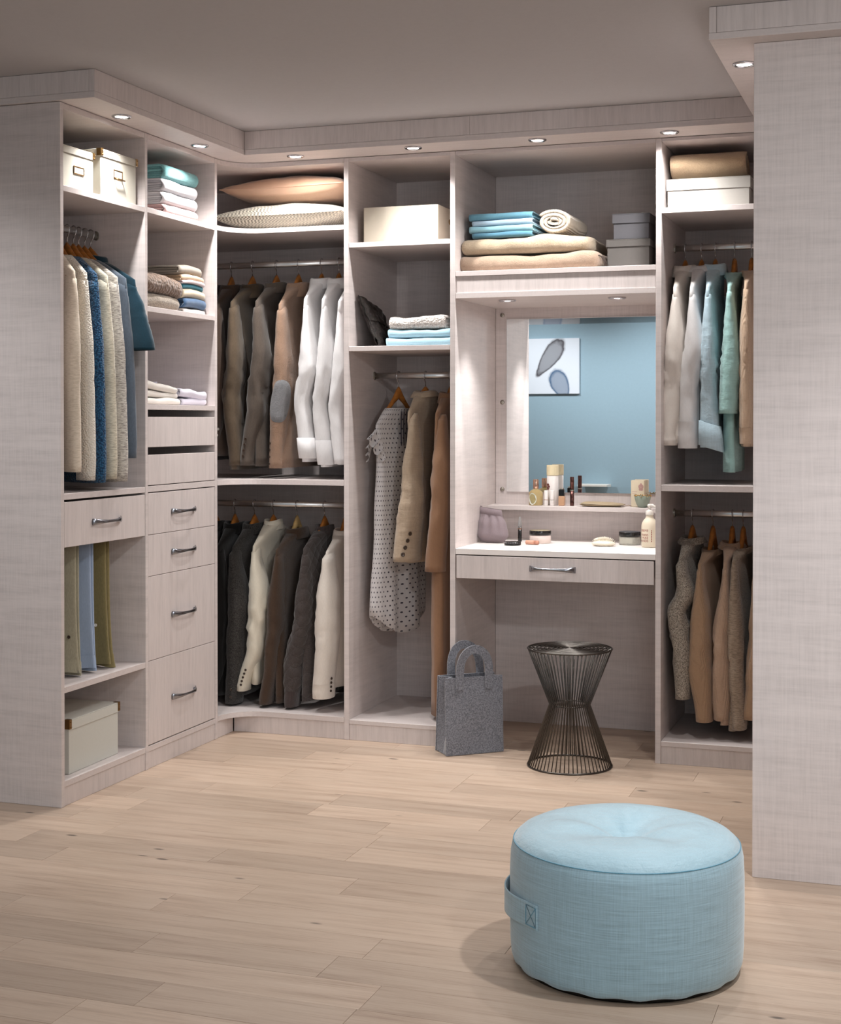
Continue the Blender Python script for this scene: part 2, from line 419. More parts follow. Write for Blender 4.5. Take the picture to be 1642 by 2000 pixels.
class Unit:
    """builds parts from world coordinates under an Empty at the unit's base"""
    def __init__(s, name, label, loc, cat='wardrobe'):
        s.t = thing(name, label, cat, loc); s.o = Vector(loc)
    def box(s, name, mat, x0, x1, y0, y1, z0, z1, b=0.0008):
        o = s.o; return box(name, mat, s.t, x0 - o.x, x1 - o.x, y0 - o.y, y1 - o.y, z0 - o.z, z1 - o.z, b=b)
    def rod(s, a, b):
        a = Vector(a); b = Vector(b); ax = (b - a).normalized(); sd = ax.cross(Vector((0, 0, 1)))
        rings = []
        for p in (a, b):
            rings.append([p - s.o + sd * (0.006 * math.cos(t)) + Vector((0, 0, 0.0125 * math.sin(t))) for t in [2 * PI * k / 16 for k in range(16)]])
        r = fixnormals(new_obj('hanging_rail', *rings_vf(rings, True, True), M_STEEL, s.t, False))
        for p in r.data.polygons: p.use_smooth = len(p.vertices) == 4
        for e, d in ((a, 1), (b, -1)):
            m = MB()
            q = [[e - s.o + ax * (d * k) + sd * (0.010 * math.cos(t)) + Vector((0, 0, 0.017 * math.sin(t))) for t in [2 * PI * i / 16 for i in range(16)]] for k in (0.0, 0.006)]
            m.add(*rings_vf(q, True, True)).obj('rail_bracket', M_NICKEL, r)
        return r
def drawer_left(u, y0, y1, z0, z1, hz=None, hy=None, proud=0.0):
    o = u.o; m = MB()
    x = XL - 0.001 + proud
    m.box(x - 0.018 - o.x, x - o.x, y0 - o.y, y1 - o.y, z0 - o.z, z1 - o.z)
    d = m.obj('drawer', M_LAMV, u.t)
    bx = MB()
    zt = z1 - 0.03
    bx.box(x - 0.48 - o.x, x - 0.019 - o.x, y0 + 0.012 - o.y, y0 + 0.026 - o.y, z0 + 0.01 - o.z, zt - o.z)
    bx.box(x - 0.48 - o.x, x - 0.019 - o.x, y1 - 0.026 - o.y, y1 - 0.012 - o.y, z0 + 0.01 - o.z, zt - o.z)
    bx.box(x - 0.48 - o.x, x - 0.019 - o.x, y0 + 0.0265 - o.y, y1 - 0.0265 - o.y, z0 + 0.01 - o.z, z0 + 0.02 - o.z)
    bx.obj('drawer_box', M_LAMT, d)
    if hz: handle(d, (x, hy, hz), 0.183, (0, 1, 0), (1, 0, 0))
    return d

XB = -3.228                       # back of the left run
YBK = 5.955                       # back panels of the rear run
# --- left hanging unit (A)
A = Unit('wardrobe_unit', 'left end wardrobe unit with hanging knitwear, one drawer and trousers', (-2.95, 4.415, 0))
A.box('side_panel', M_LAMH, XB, XL, 4.141, 4.160, 0, ZU)
A.box('side_panel', M_LAMH, XB, XL, 4.687, 4.705, 0, ZU)
A.box('back_panel', M_LAMH, XB - 0.008, XB - 0.0005, 4.141, 4.705, 0, ZU)
def shelfA(zt, t=0.019, name='shelf', front=0.001): return A.box(name, M_LAMT, XB, XL - front, 4.1605, 4.6865, zt - t, zt)
shelfA(ZU, 0.02, 'top_panel'); shelfA(2.032); shelfA(1.024, 0.02); shelfA(0.391, 0.02); shelfA(0.083, 0.02, 'bottom_panel')
A.box('plinth', M_LAMV, XL - 0.022, XL - 0.004, 4.1605, 4.6865, 0, 0.0625)
drawer_left(A, 4.163, 4.684, 0.848, 0.996, 0.921, 4.42)
A.rod((-2.872, 4.1605, 1.9355), (-2.872, 4.6865, 1.9355))
for yy in (4.262, 4.34, 4.432, 4.535): A.box('trouser_rail', M_STEEL, -3.14, -2.72, yy - 0.004, yy + 0.004, 0.8405, 0.8475, b=0.002)
# --- drawer unit (B)
B = Unit('wardrobe_unit', 'narrow wardrobe unit with folded stacks above six drawers', (-2.95, 4.98, 0))
B.box('side_panel', M_LAMH, XB, XL, 5.234, 5.253, 0, ZU)
B.box('back_panel', M_LAMH, XB - 0.008, XB - 0.0005, 4.7055, 5.253, 0, ZU)
def shelfB(zt, t=0.019, name='shelf'): return B.box(name, M_LAMT, XB, XL - 0.001, 4.7055, 5.2335, zt - t, zt)
shelfB(ZU, 0.02, 'top_panel'); shelfB(2.034); shelfB(1.677); shelfB(1.322); shelfB(1.026, 0.022); shelfB(0.083, 0.02, 'bottom_panel')
B.box('plinth', M_LAMV, XL - 0.022, XL - 0.004, 4.7055, 5.2335, 0, 0.0625)
for z0, z1, hz in ((1.167, 1.277, None), (1.029, 1.139, None), (0.850, 1.000, 0.925), (0.699, 0.848, 0.775), (0.392, 0.697, 0.541), (0.087, 0.390, 0.233)):
    drawer_left(B, 4.708, 5.231, z0, z1, hz, 4.969)
# --- corner unit
Cn = Unit('wardrobe_unit', 'corner wardrobe unit with curved shelf fronts and two hanging rails', (-2.7, 5.65, 0))
CXR = -2.192
def corner_shelf(zt, t, name):
    R = 0.140; pts = [(XB, 5.2535), (XL, 5.2535)]
    for k in range(13):
        a = PI + (PI / 2) * 0  # arc from (XL, YB-R) to (XL+R, YB)
        th = PI - k / 12 * PI / 2
        pts.append((XL + R + R * math.cos(th), YB - R + R * math.sin(th)))
    pts += [(CXR - 0.0005, YB), (CXR - 0.0005, YBK), (XB, YBK)]
    o = Cn.o; n = len(pts); V = [(x - o.x, y - o.y, zt - t) for x, y in pts] + [(x - o.x, y - o.y, zt) for x, y in pts]
    F = [list(range(n))[::-1], list(range(n, 2 * n))] + [[i, (i + 1) % n, n + (i + 1) % n, n + i] for i in range(n)]
    return fixnormals(new_obj(name, V, F, M_LAMT, Cn.t))
for zt, t, nm in ((ZU, 0.018, 'top_panel'), (2.037, 0.019, 'shelf'), (1.026, 0.02, 'shelf'), (0.088, 0.02, 'bottom_panel')): corner_shelf(zt, t, nm)
Cn.box('back_panel', M_LAMH, XB, CXR - 0.001, YBK + 0.0005, YBK + 0.008, 0, ZU)
Cn.box('back_panel', M_LAMH, XB - 0.008, XB - 0.0005, 5.2535, YBK, 0, ZU)
Cn.box('plinth', M_LAMV, XL - 0.022, XL - 0.004, 5.2535, 5.396, 0, 0.067)
Cn.box('plinth', M_LAMV, XL - 0.0035, CXR - 0.0005, 5.404, 5.422, 0, 0.067)
Cn.rod((XB, 5.68, 1.9225), (CXR - 0.0005, 5.68, 1.9225))
Cn.rod((XB, 5.68, 0.9105), (CXR - 0.0005, 5.68, 0.9105))
# --- tall hanging unit
D = Unit('wardrobe_unit', 'tall narrow wardrobe unit where the dotted dress hangs', (-1.96, 5.65, 0))
DX0, DX1 = -2.1715, -1.751
D.box('side_panel', M_LAMH, CXR, DX0, YB, YBK, 0, ZU)
D.box('side_panel', M_LAMH, DX1, -1.7305, YB, YBK, 0, ZU)
D.box('back_panel', M_LAMH, CXR, -1.731, YBK + 0.0005, YBK + 0.008, 0, ZU)
def shelfD(zt, t=0.019, name='shelf'): return D.box(name, M_LAMT, DX0 + 0.0005, DX1 - 0.0005, YB + 0.001, YBK, zt - t, zt)
shelfD(ZU, 0.015, 'top_panel'); shelfD(1.964); shelfD(1.556); shelfD(0.080, 0.017, 'bottom_panel')
D.box('plinth', M_LAMV, DX0 + 0.0005, DX1 - 0.0005, YB + 0.004, YB + 0.022, 0, 0.0625)
D.rod((DX0, 5.68, 1.4475), (DX1, 5.68, 1.4475))
# --- vanity unit
V = Unit('vanity_unit', 'dressing table unit with lit mirror niche, white top and single drawer', (-1.35, 5.65, 0), 'dressing table')
VX0, VX1 = -1.730, -0.957
V.box('side_panel', M_LAMH, VX1, -0.9365, YB, YBK, 0, ZU)
V.box('back_panel', M_LAMH, VX0, VX1 - 0.0005, YBK + 0.0005, YBK + 0.008, 0, ZU)
def shelfV(zt, t, name, mat=M_LAMT, y0=YB + 0.001): return V.box(name, mat, VX0 + 0.0005, VX1 - 0.0005, y0, YBK, zt - t, zt)
shelfV(ZU, 0.015, 'top_panel'); shelfV(1.837, 0.019, 'shelf'); shelfV(1.754, 0.021, 'light_panel')
V.box('fascia', M_LAMV, VX0 + 0.0005, VX1 - 0.0005, YB + 0.006, YB + 0.024, 1.7545, 1.8175)
shelfV(0.771, 0.022, 'table_top', M_LAMW)
shelfV(0.915, 0.018, 'cosmetics_shelf', y0=5.825)
o = V.o
m = MB().box(VX0 + 0.004 - o.x, VX1 - 0.006 - o.x, YB + 0.001 - o.y, YB + 0.019 - o.y, 0.657, 0.7445)
dv = m.obj('drawer', M_LAMV, V.t)
MB().box(VX0 + 0.015 - o.x, VX1 - 0.02 - o.x, YB + 0.02 - o.y, YB + 0.40 - o.y, 0.668, 0.735).obj('drawer_box', M_LAMT, dv)
handle(dv, (-1.345, YB + 0.001, 0.703), 0.178, (1, 0, 0), (0, -1, 0))
for zz in (1.735 - 0.03, 1.34, 0.975):
    s = lathe('mirror_clip', M_NICKEL, V.t, [(0.009, 0), (0.009, 0.004), (0.005, 0.006), (0, 0.006)], 16)
    s.rotation_euler = (PI / 2, 0, 0); s.location = (-1.700 - o.x, YBK - o.y - 0.0005, zz)
# --- right-hand rear unit
R = Unit('wardrobe_unit', 'right rear wardrobe unit with pale shirts over brown cardigans', (-0.7, 5.65, 0))
RX0, RX1 = -0.9365, -0.452
R.box('side_panel', M_LAMH, RX1, RX1 + 0.018, YB, YBK, 0, ZU)
R.box('back_panel', M_LAMH, -0.9365, RX1 + 0.018, YBK + 0.0005, YBK + 0.008, 0, ZU)
def shelfR(zt, t, name): return R.box(name, M_LAMT, RX0 + 0.0005, RX1 - 0.0005, YB + 0.001, YBK, zt - t, zt)
shelfR(ZU, 0.012, 'top_panel'); shelfR(2.044, 0.02, 'shelf'); shelfR(1.027, 0.023, 'shelf'); shelfR(0.083, 0.018, 'bottom_panel')
R.box('plinth', M_LAMV, RX0 + 0.0005, RX1 - 0.0005, YB + 0.004, YB + 0.022, 0, 0.0645)
R.rod((RX0, 5.68, 1.9245), (RX1, 5.68, 1.9245))
R.rod((RX0, 5.68, 0.9075), (RX1, 5.68, 0.9075))
# --- right run, seen end on
E = Unit('wardrobe_unit', 'right end wardrobe unit showing only its tall pale side panel', (-0.18, 4.77, 0))
E.box('side_panel', M_LAMH, XRF, 0.10, YR, YR + 0.019, 0, ZU + 0.003)
E.box('side_panel', M_LAMH, XRF, 0.10, 5.375, 5.394, 0, ZU)
E.box('back_panel', M_LAMH, 0.0925, 0.10, YR + 0.0195, 5.3745, 0, ZU)
for zt in (ZU, 2.032, 1.027, 0.083): E.box('shelf', M_LAMT, XRF + 0.001, 0.092, YR + 0.0195, 5.3745, zt - 0.02, zt)
E.box('plinth', M_LAMV, XRF + 0.004, XRF + 0.022, YR + 0.0195, 5.3745, 0, 0.062)

# ------------------------------------------------------------------ cornices and downlights
ZB0, ZB1 = 2.3005, 2.321
CLX, CLY, CBY = -2.537, 4.129, 5.221
cl = thing('cornice', 'pale wood cornice over the left wardrobe run', 'cornice', (-2.9, 4.7, ZB0))
def cbox(t, name, mat, *a):
    o = t.location; return box(name, mat, t, a[0] - o.x, a[1] - o.x, a[2] - o.y, a[3] - o.y, a[4] - o.z, a[5] - o.z)
cbox(cl, 'board', M_LAMT, XB, CLX, CLY, 5.95, ZB0, ZB1)
cbox(cl, 'fascia', M_LAMV, CLX - 0.021, CLX - 0.001, CLY + 0.001, 5.24, ZB1 + 0.0007, ZC - 0.001)
cbox(cl, 'fascia', M_LAMV, XB, CLX - 0.0218, CLY + 0.001, CLY + 0.021, ZB1 + 0.0007, ZC - 0.001)
cb = thing('cornice', 'pale wood cornice over the rear wardrobe run', 'cornice', (-1.5, 5.5, ZB0))
cbox(cb, 'board', M_LAMT, CLX + 0.0006, -0.5776, CBY, 5.95, ZB0, ZB1)
cbox(cb, 'fascia', M_LAMV, CLX + 0.0006, -1.6180, CBY + 0.001, CBY + 0.021, ZB1 + 0.0007, ZC - 0.001)
cbox(cb, 'fascia', M_LAMV, -1.6172, -0.579, CBY + 0.001, CBY + 0.021, ZB1 + 0.0007, ZC - 0.001)
CRX, CRY = -0.577, 4.066
cr = thing('cornice', 'pale wood cornice over the tall right side panel', 'cornice', (-0.2, 4.7, ZB0))
cbox(cr, 'board', M_LAMT, CRX, 0.10, CRY, 5.95, ZB0 + 0.002, ZB1)
cbox(cr, 'fascia', M_LAMV, CRX + 0.001, CRX + 0.0205, CRY + 0.001, 5.22, ZB1 + 0.0007, ZC - 0.001)
cbox(cr, 'fascia', M_LAMV, CRX + 0.0215, 0.10, CRY + 0.001, CRY + 0.021, ZB1 + 0.0007, ZC - 0.001)

def downlight(x, y, z, label, power, cone=2.25):
    t = thing('downlight', label, 'downlight', (x, y, z), 0, 'recessed round downlights')
    lathe('trim_ring', M_CHROME, t, [(0.034, -0.0002), (0.034, -0.003), (0.030, -0.006), (0.026, -0.006), (0.0235, -0.0035), (0.0235, -0.0002)], 32)
    lathe('lens', M_LENS, t, [(0.0232, -0.0004), (0.0225, -0.0025), (0.012, -0.0038), (0, -0.004)], 24)
    l = lamp('downlight_bulb', 'SPOT', (0, 0, -0.014), power, (1.0, 0.985, 0.97), spot_size=cone, spot_blend=1.0, shadow_soft_size=0.022)
    l.parent = t
    return t
for x, y, lb in ((-2.607, 4.415, 'downlight above the two cream boxes at left'), (-2.606, 4.979, 'downlight above the turquoise towel stack'),
                 (-2.357, 5.304, 'downlight above the two pillows'), (-1.861, 5.284, 'downlight above the tall narrow unit with cream box'),
                 (-1.376, 5.287, 'downlight above the rolled blanket and blue sheets'), (-0.891, 5.302, 'downlight above the tan blanket on lidded box'),):
    downlight(x, y, ZB0, lb, P_DOWN, 3.0 if 'pillows' in lb else 2.75 if 'tan blanket' in lb else 2.25)
downlight(-0.517, 4.368, ZB0 + 0.002, 'downlight beside the tall right side panel', P_DOWN)
downlight(-1.560, 5.535, 1.733, 'left downlight in the mirror niche', P_VAN, 1.55)
downlight(-1.132, 5.555, 1.733, 'right downlight in the mirror niche', P_VAN, 1.55)

# ------------------------------------------------------------------ mirror and what it reflects
mm, nt, p = base_mat('mirror_silver', 0.01, 1.0, (0.93, 0.94, 0.94))
mx0, mx1, mz0, mz1, bv = -1.680, -1.006, 0.966, 1.688, 0.026
mir = thing('mirror', 'frameless mirror with slanted edges above the cosmetics shelf', 'mirror', ((mx0 + mx1) / 2, YBK - 0.001, mz0))
o = mir.location
def mv(x, y, z): return (x - o.x, y - o.y, z - o.z)
yf, ye, yb = YBK - 0.0062, YBK - 0.0060, YBK - 0.0005
outer = [(mx0, mz0), (mx1, mz0), (mx1, mz1), (mx0, mz1)]; inner = [(mx0 + bv, mz0 + bv), (mx1 - bv, mz0 + bv), (mx1 - bv, mz1 - bv), (mx0 + bv, mz1 - bv)]
new_obj('mirror_face', [mv(x, yf, z) for x, z in inner], [[0, 1, 2, 3]], mm, mir)
vv = [mv(x, yf, z) for x, z in inner] + [mv(x, ye, z) for x, z in outer] + [mv(x, yb, z) for x, z in outer]
new_obj('bevelled_edge', vv, [[i, 4 + i, 4 + (i + 1) % 4, (i + 1) % 4][::-1] for i in range(4)] + [[4 + i, 8 + i, 8 + (i + 1) % 4, 4 + (i + 1) % 4][::-1] for i in range(4)] + [[8, 9, 10, 11]], mm, mir)
def print_mat(name, shapes):
    m, nt, p = base_mat(name, 0.6); v = mapped(nt, (1, 1, 1)); sp = node(nt, 'ShaderNodeSeparateXYZ'); nt.links.new(v, sp.inputs[0])
    n = noise_n(nt, mapped(nt, (14, 14, 14)), 1, 4)
    prev = None
    for (cx, cz, rx, rz, ang, c) in shapes:
        ca, sa = math.cos(ang), math.sin(ang)
        dx = mathn(nt, 'SUBTRACT', sp.outputs[0], cx); dz = mathn(nt, 'SUBTRACT', sp.outputs[2], cz)
        a = mathn(nt, 'DIVIDE', mathn(nt, 'ADD', mathn(nt, 'MULTIPLY', dx, ca), mathn(nt, 'MULTIPLY', dz, sa)), rx)
        b = mathn(nt, 'DIVIDE', mathn(nt, 'SUBTRACT', mathn(nt, 'MULTIPLY', dz, ca), mathn(nt, 'MULTIPLY', dx, sa)), rz)
        taper = mathn(nt, 'ADD', 0.75, mathn(nt, 'MULTIPLY', a, 0.35))
        b = mathn(nt, 'DIVIDE', b, mathn(nt, 'MAXIMUM', taper, 0.15))
        d = mathn(nt, 'ADD', mathn(nt, 'MULTIPLY', a, a), mathn(nt, 'MULTIPLY', b, b))
        L = lin(c); bg = lin((214, 222, 232))
        d2 = mathn(nt, 'ADD', d, mathn(nt, 'MULTIPLY', mathn(nt, 'SUBTRACT', n, 0.5), 0.5))
        f = ramp(nt, d2, [(0.0, (0.6,) * 3), (0.45, (0.62,) * 3), (0.72, (1.0,) * 3), (0.82, (0.45,) * 3), (1.0, (0.0,) * 3)])
        mx = node(nt, 'ShaderNodeMix', data_type='RGBA'); nt.links.new(f, mx.inputs[0])
        if prev is None: mx.inputs[6].default_value = (*bg, 1)
        else: nt.links.new(prev, mx.inputs[6])
        mx.inputs[7].default_value = (*L, 1); prev = mx.outputs[2]
    nt.links.new(prev, p.inputs['Base Color']); return m
def canvas(x0, x1, z0, z1, mat, label):
    t = thing('canvas_print', label, 'picture', ((x0 + x1) / 2, YF + 0.001, (z0 + z1) / 2), 0, 'botanical canvas prints on the blue wall')
    w_, h_ = (x1 - x0) / 2, (z1 - z0) / 2
    box('canvas', mat, t, -w_, w_, 0, 0.025, -h_, h_)
    return t
canvas(-3.47, -2.93, 1.50, 1.99, print_mat('petal_print', [(0.0, 0.07, 0.22, 0.105, 0.95, (40, 32, 42)), (0.10, -0.17, 0.16, 0.115, 2.0, (44, 84, 122))]), 'canvas print of a dark petal and a blue leaf on blue wall')
canvas(-3.47, -2.93, 2.13, 2.37, print_mat('leaf_print', [(0.02, -0.03, 0.2, 0.12, 1.4, (150, 170, 200))]), 'pale canvas print hung high above the other print')
tag(box('wall_shelf', M_WHITE, None, -2.91, -2.65, YF + 0.001, YF + 0.18, 0.672, 0.706, b=0.002), 'narrow white shelf board on the blue wall', 'shelf')

# ------------------------------------------------------------------ hangers and garments
def hanger(pos, th, holds, group, mat=M_HWOOD, tip=0.18, neck=0.058, zneck=-0.1, zsh=-0.185):
    """pos = point on top of the rail; local X along the shoulders (front), Y along the rail"""
    t = thing('coat_hanger', 'wooden coat hanger holding the ' + holds, 'hanger', pos, th, group)
    arc = [(0.0, 0, -0.075), (0.0, 0, -0.045), (0.005, 0, -0.036), (0.0155, 0, -0.022)]
    for k in range(1, 12):
        a = -0.62 + k * (PI + 0.9) / 11
        arc.append((0.0165 * math.cos(a), 0, -0.0125 + 0.0165 * math.sin(a)))
    tube('hook', M_CHROME, t, arc, 0.0019, 8)
    rings = []; N = 26
    for i in range(N + 1):
        s = -1 + 2 * i / N; a = abs(s); u = a * tip
        zc = lerp(-0.082, zneck - 0.022, min(1, u / neck)) if u < neck else lerp(zneck - 0.022, zsh - 0.024, (u - neck) / (tip - neck))
        hmp = math.exp(-(u / 0.030) ** 2)
        hh = lerp(0.013, 0.007, a) + 0.012 * hmp
        tt = lerp(0.0085, 0.012, a ** 2) + 0.002 * hmp
        if a == 1: hh *= 0.5; tt *= 0.5
        rings.append([(s * tip, tt * math.cos(q), zc + hh * math.sin(q)) for q in [2 * PI * k / 12 for k in range(12)]])
    fixnormals(new_obj('shoulder_bar', *rings_vf(rings, True, True), mat, t, True))
    return t
def sgnpow(v, p): return math.copysign(abs(v) ** p, v)
def body_rings(hw, zsh, hem, t, seed, neck, zneck, hemw, waist, fold, tneck, N=44, roundhem=0.0):
    rings = []; zs = []
    for i in range(7): zs.append((lerp(zneck - 0.012, zsh, (i / 6) ** 1.0), i / 6, 0))
    M = 18
    for i in range(1, M + 1):
        zs.append((lerp(zsh, hem, i / M), 1, i / M))
    for z, f, s in zs:
        if s == 0:
            wd = neck + (hw - neck) * (f ** 0.85); tt = lerp(tneck, 0.015, f)
            zz = z
        else:
            wd = curve([(0, hw), (0.06, hw + 0.004), (0.16, hw * 0.93), (0.5, waist), (1, hemw)], s)
            tt = curve([(0, 0.015), (0.14, t * 0.8), (0.35, t), (1, t)], s)
            zz = z
        r = []
        for j in range(N):
            a = 2 * PI * j / N
            u = wd * sgnpow(math.cos(a), 0.85); v = tt * sgnpow(math.sin(a), 0.75)
            A = fold * (0.15 + s) if s > 0 else 0
            v += A * (math.sin(u * 34 + seed * 1.7 + 1.2 * s) + 0.6 * math.sin(u * 71 + seed * 2.3 - s))
            v += 0.006 * min(1, s * 6) * nz(u * 9, zz * 6 + seed * 3.1, seed * 1.3 + math.sin(a))
            zq = zz - roundhem * s ** 4 * (1 - (u / max(wd, 0.01)) ** 2)
            r.append((u, v, zq))
        rings.append(r)
    last = rings[-1]
    rings.append([(u * 0.985, v * 0.8, z + 0.002) for u, v, z in last])
    rings.append([(u * 0.96, v * 0.6, z + 0.05) for u, v, z in last])
    return rings
def sleeve_path(hw, zsh, sp, side):
    """returns function t -> (u, v, z, ru, rv)"""
    L = sp['len']; ru = sp.get('ru', [(0, 0.05), (0.25, 0.058), (1, 0.05)]); rv = sp.get('rv', [(0, 0.03), (0.25, 0.034), (1, 0.030)])
    dv = sp.get('dv', [(0, 0)]); du = sp.get('du', [(0, 0)]); u0 = hw - sp.get('inset', 0.03); cf = lcurve if sp.get('lin') else curve
    def f(t):
        return (side * (u0 + cf(du, t)), cf(dv, t), zsh - 0.026 - (L - 0.014) * t, cf(ru, t), cf(rv, t))
    return f
def sleeve_obj(f, side, seed, mat, parent, wr=0.004, N=28, M=26, rolled=False, open_end=True):
    rings = []
    u, v, z, ru, rv = f(0)
    def ring(u, v, z, ru, rv, t, k=1):
        r = []
        for j in range(N):
            a = 2 * PI * j / N
            cu, cv = sgnpow(math.cos(a), 0.9), sgnpow(math.sin(a), 0.9)
            d = 0
            if t > 0.02:
                e = wr * (0.5 + 1.3 * math.exp(-((t - 0.5) / 0.18) ** 2))
                d = e * (1 - 3 * abs(nz(math.cos(a) * 1.2 + seed * 3, math.sin(a) * 1.2 + t * 4, t * 13 - seed))) * 0.5 + e * nz(math.cos(a) * 1.5 + seed, math.sin(a) * 1.5, t * 16 + seed * 2) + e * 0.8 * nz(math.cos(a) * 3 + seed, math.sin(a) * 3 + t * 5, t * 5 + seed)
            r.append((u + (ru + d) * cu, v + (rv + d) * cv, z + 0.35 * e_sl * 0 + k * 0))
        return r
    e_sl = 0
    for q in (0.12, 0.3, 0.5, 0.7, 0.86):
        k = math.sin(q * PI / 2)
        rings.append(ring(u - side * 0.016 * (1 - q), v, z + 0.024 * (1 - k) + 0.004 * (1 - q), ru * math.sin(math.acos(1 - q) ) * 0.98, rv * math.sin(math.acos(1 - q)) * 0.98, 0))
    for i in range(M + 1):
        t = i / M; u, v, z, ru, rv = f(t)
        rings.append(ring(u, v, z, ru, rv, t))
    u, v, z, ru, rv = f(1)
    rings.append(ring(u, v, z + 0.001, ru * 0.9, rv * 0.86, 0)); rings.append(ring(u, v, z + 0.05, ru * 0.75, rv * 0.7, 0))
    V_, F_ = rings_vf(rings, True, True)
    return new_obj('sleeve', V_, F_, mat, parent, True)
def cuff_obj(f, mat, parent, t0, grow=0.004, N=28, tilt=0.0, name='cuff'):
    rings = []
    for k, (t, g) in enumerate(((t0, 0.0015), (t0 + 0.002, grow), (lerp(t0, 1, 0.5), grow + 0.001), (1.004, grow), (1.006, grow * 0.3), (0.99, -0.004))):
        u, v, z, ru, rv = f(min(t, 1)); L = (f(0)[2] - f(1)[2])
        z -= max(0, t - 1) * L
        rings.append([(u + (ru + g) * sgnpow(math.cos(a), 0.9), v + (rv + g) * sgnpow(math.sin(a), 0.9), z + tilt * math.sin(a) * rv) for a in [2 * PI * j / N for j in range(N)]])
    return fixnormals(new_obj(name, *rings_vf(rings), mat, parent, True))
def collar_obj(kind, neck, tneck, zneck, mat, parent):
    N = 32
    if kind == 'fold': prof = [(-0.004, -0.012), (-0.005, 0.012), (-0.003, 0.026), (0.003, 0.029), (0.009, 0.024), (0.013, 0.006), (0.018, -0.016), (0.014, -0.017), (0.008, 0.002)]
    elif kind == 'lapel': prof = [(-0.004, -0.015), (-0.005, 0.012), (-0.002, 0.023), (0.004, 0.025), (0.010, 0.018), (0.017, -0.010), (0.026, -0.034), (0.020, -0.036), (0.010, -0.006)]
    elif kind == 'stand': prof = [(0.001, -0.012), (0.0, 0.012), (-0.003, 0.030), (-0.007, 0.030), (-0.006, 0.01)]
    elif kind == 'floppy': prof = [(-0.004, -0.012), (-0.003, 0.014), (0.002, 0.020), (0.010, 0.014), (0.024, -0.004), (0.022, -0.007), (0.008, 0.006)]
    else: prof = [(0.002, -0.012), (0.006, -0.004), (0.005, 0.008), (-0.001, 0.012), (-0.006, 0.006), (-0.005, -0.006)]
    rings = []
    for d, dz in prof:
        rings.append([((neck + d) * sgnpow(math.cos(a), 0.9), (tneck + d * 0.8) * sgnpow(math.sin(a), 0.9), zneck + dz - 0.022 - 0.004 * math.cos(2 * a)) for a in [2 * PI * j / N for j in range(N)]])
    return fixnormals(new_obj('collar', *rings_vf(rings), mat, parent, True))
def button_obj(p, n, r, mat, parent, name='button'):
    n = Vector(n).normalized(); q = n.to_track_quat('Z', 'Y').to_matrix().to_4x4(); q.translation = Vector(p)
    V_, F_ = lathe_vf([(r * 0.9, -0.001), (r, 0.0008), (r * 0.85, 0.0022), (r * 0.6, 0.0014), (0, 0.0012)], 14)
    m = MB().add(V_, F_, q); return m.obj(name, mat, parent, True)
def surf(f, t, a, off=0.0):
    u, v, z, ru, rv = f(t)
    return Vector((u + (ru + off) * sgnpow(math.cos(a), 0.9), v + (rv + off) * sgnpow(math.sin(a), 0.9), z)), Vector((math.cos(a) / ru, math.sin(a) / rv, 0)).normalized()
def patch_obj(f, t0, t1, a0, a1, mat, parent, off=0.0075, name='elbow_patch'):
    K, Rn = 28, 7; V_ = []; F_ = []
    for r in range(Rn + 1):
        for k in range(K):
            q = 2 * PI * k / K; rr_ = r / Rn
            x = rr_ * sgnpow(math.cos(q), 0.8); y = rr_ * sgnpow(math.sin(q), 0.8)
            p, n = surf(f, lerp(t0, t1, (y + 1) / 2), lerp(a0, a1, (x + 1) / 2), off if rr_ < 0.95 else off - 0.005)
            V_.append(p)
    for r in range(Rn):
        for k in range(K):
            F_.append([r * K + k, r * K + (k + 1) % K, (r + 1) * K + (k + 1) % K, (r + 1) * K + k])
    return fixnormals(new_obj(name, V_, F_, mat, parent, True))
M_BTN = plain('dark_button', (58, 44, 34), 0.3); M_BTNW = plain('pearl_button', (225, 220, 210), 0.25)
def garment(name, label, cat, group, pos, th, mat, hem, hw=0.21, zsh=-0.185, t=0.03, neck=0.058, zneck=-0.1, seed=1.0, hemw=None, waist=None, fold=0.004,
            sleeve=None, sleeve2=None, collar=None, cuff=None, buttons=None, patch=None, tneck=0.036, hgr=None, hmat=M_HWOOD, roundhem=0.0, cmat=None, wr=0.003):
    """hem: depth below the rail of the bottom edge"""
    g = thing(name, label, cat, pos, th, group)
    rings = body_rings(hw, zsh, hem, t, seed, neck, zneck, hemw or hw * 0.98, waist or hw * 0.93, fold, tneck, roundhem=roundhem)
    new_obj('body', *rings_vf(rings), mat, g, True)
    if sleeve:
        f = sleeve_path(hw, zsh, sleeve, 1); sl = sleeve_obj(f, 1, seed, mat, g, wr)
        f2 = sleeve_path(hw, zsh, sleeve2 or dict(len=sleeve['len'], ru=[(0, 0.045), (1, 0.04)], rv=[(0, 0.026), (1, 0.024)]), -1)
        sleeve_obj(f2, -1, seed + 5, mat, g, wr)
        if cuff:
            cuff_obj(f, cmat or mat, g, cuff[0], cuff[1], tilt=cuff[2] if len(cuff) > 2 else 0)
        if buttons:
            n, t0, t1, a0, a1, r, bm = buttons
            for k in range(n):
                p, nn = surf(f, lerp(t0, t1, k / max(1, n - 1)), lerp(a0, a1, k / max(1, n - 1)), 0.003)
                button_obj(p, nn, r, bm, g)
        if patch: patch_obj(f, *patch[:4], patch[4], g)
    if collar: collar_obj(collar, neck, tneck, zneck, cmat or mat, g)
    if hgr: hanger(pos, th, hgr, 'wooden coat hangers', hmat, hw - 0.03, neck, zneck, zsh)
    return g

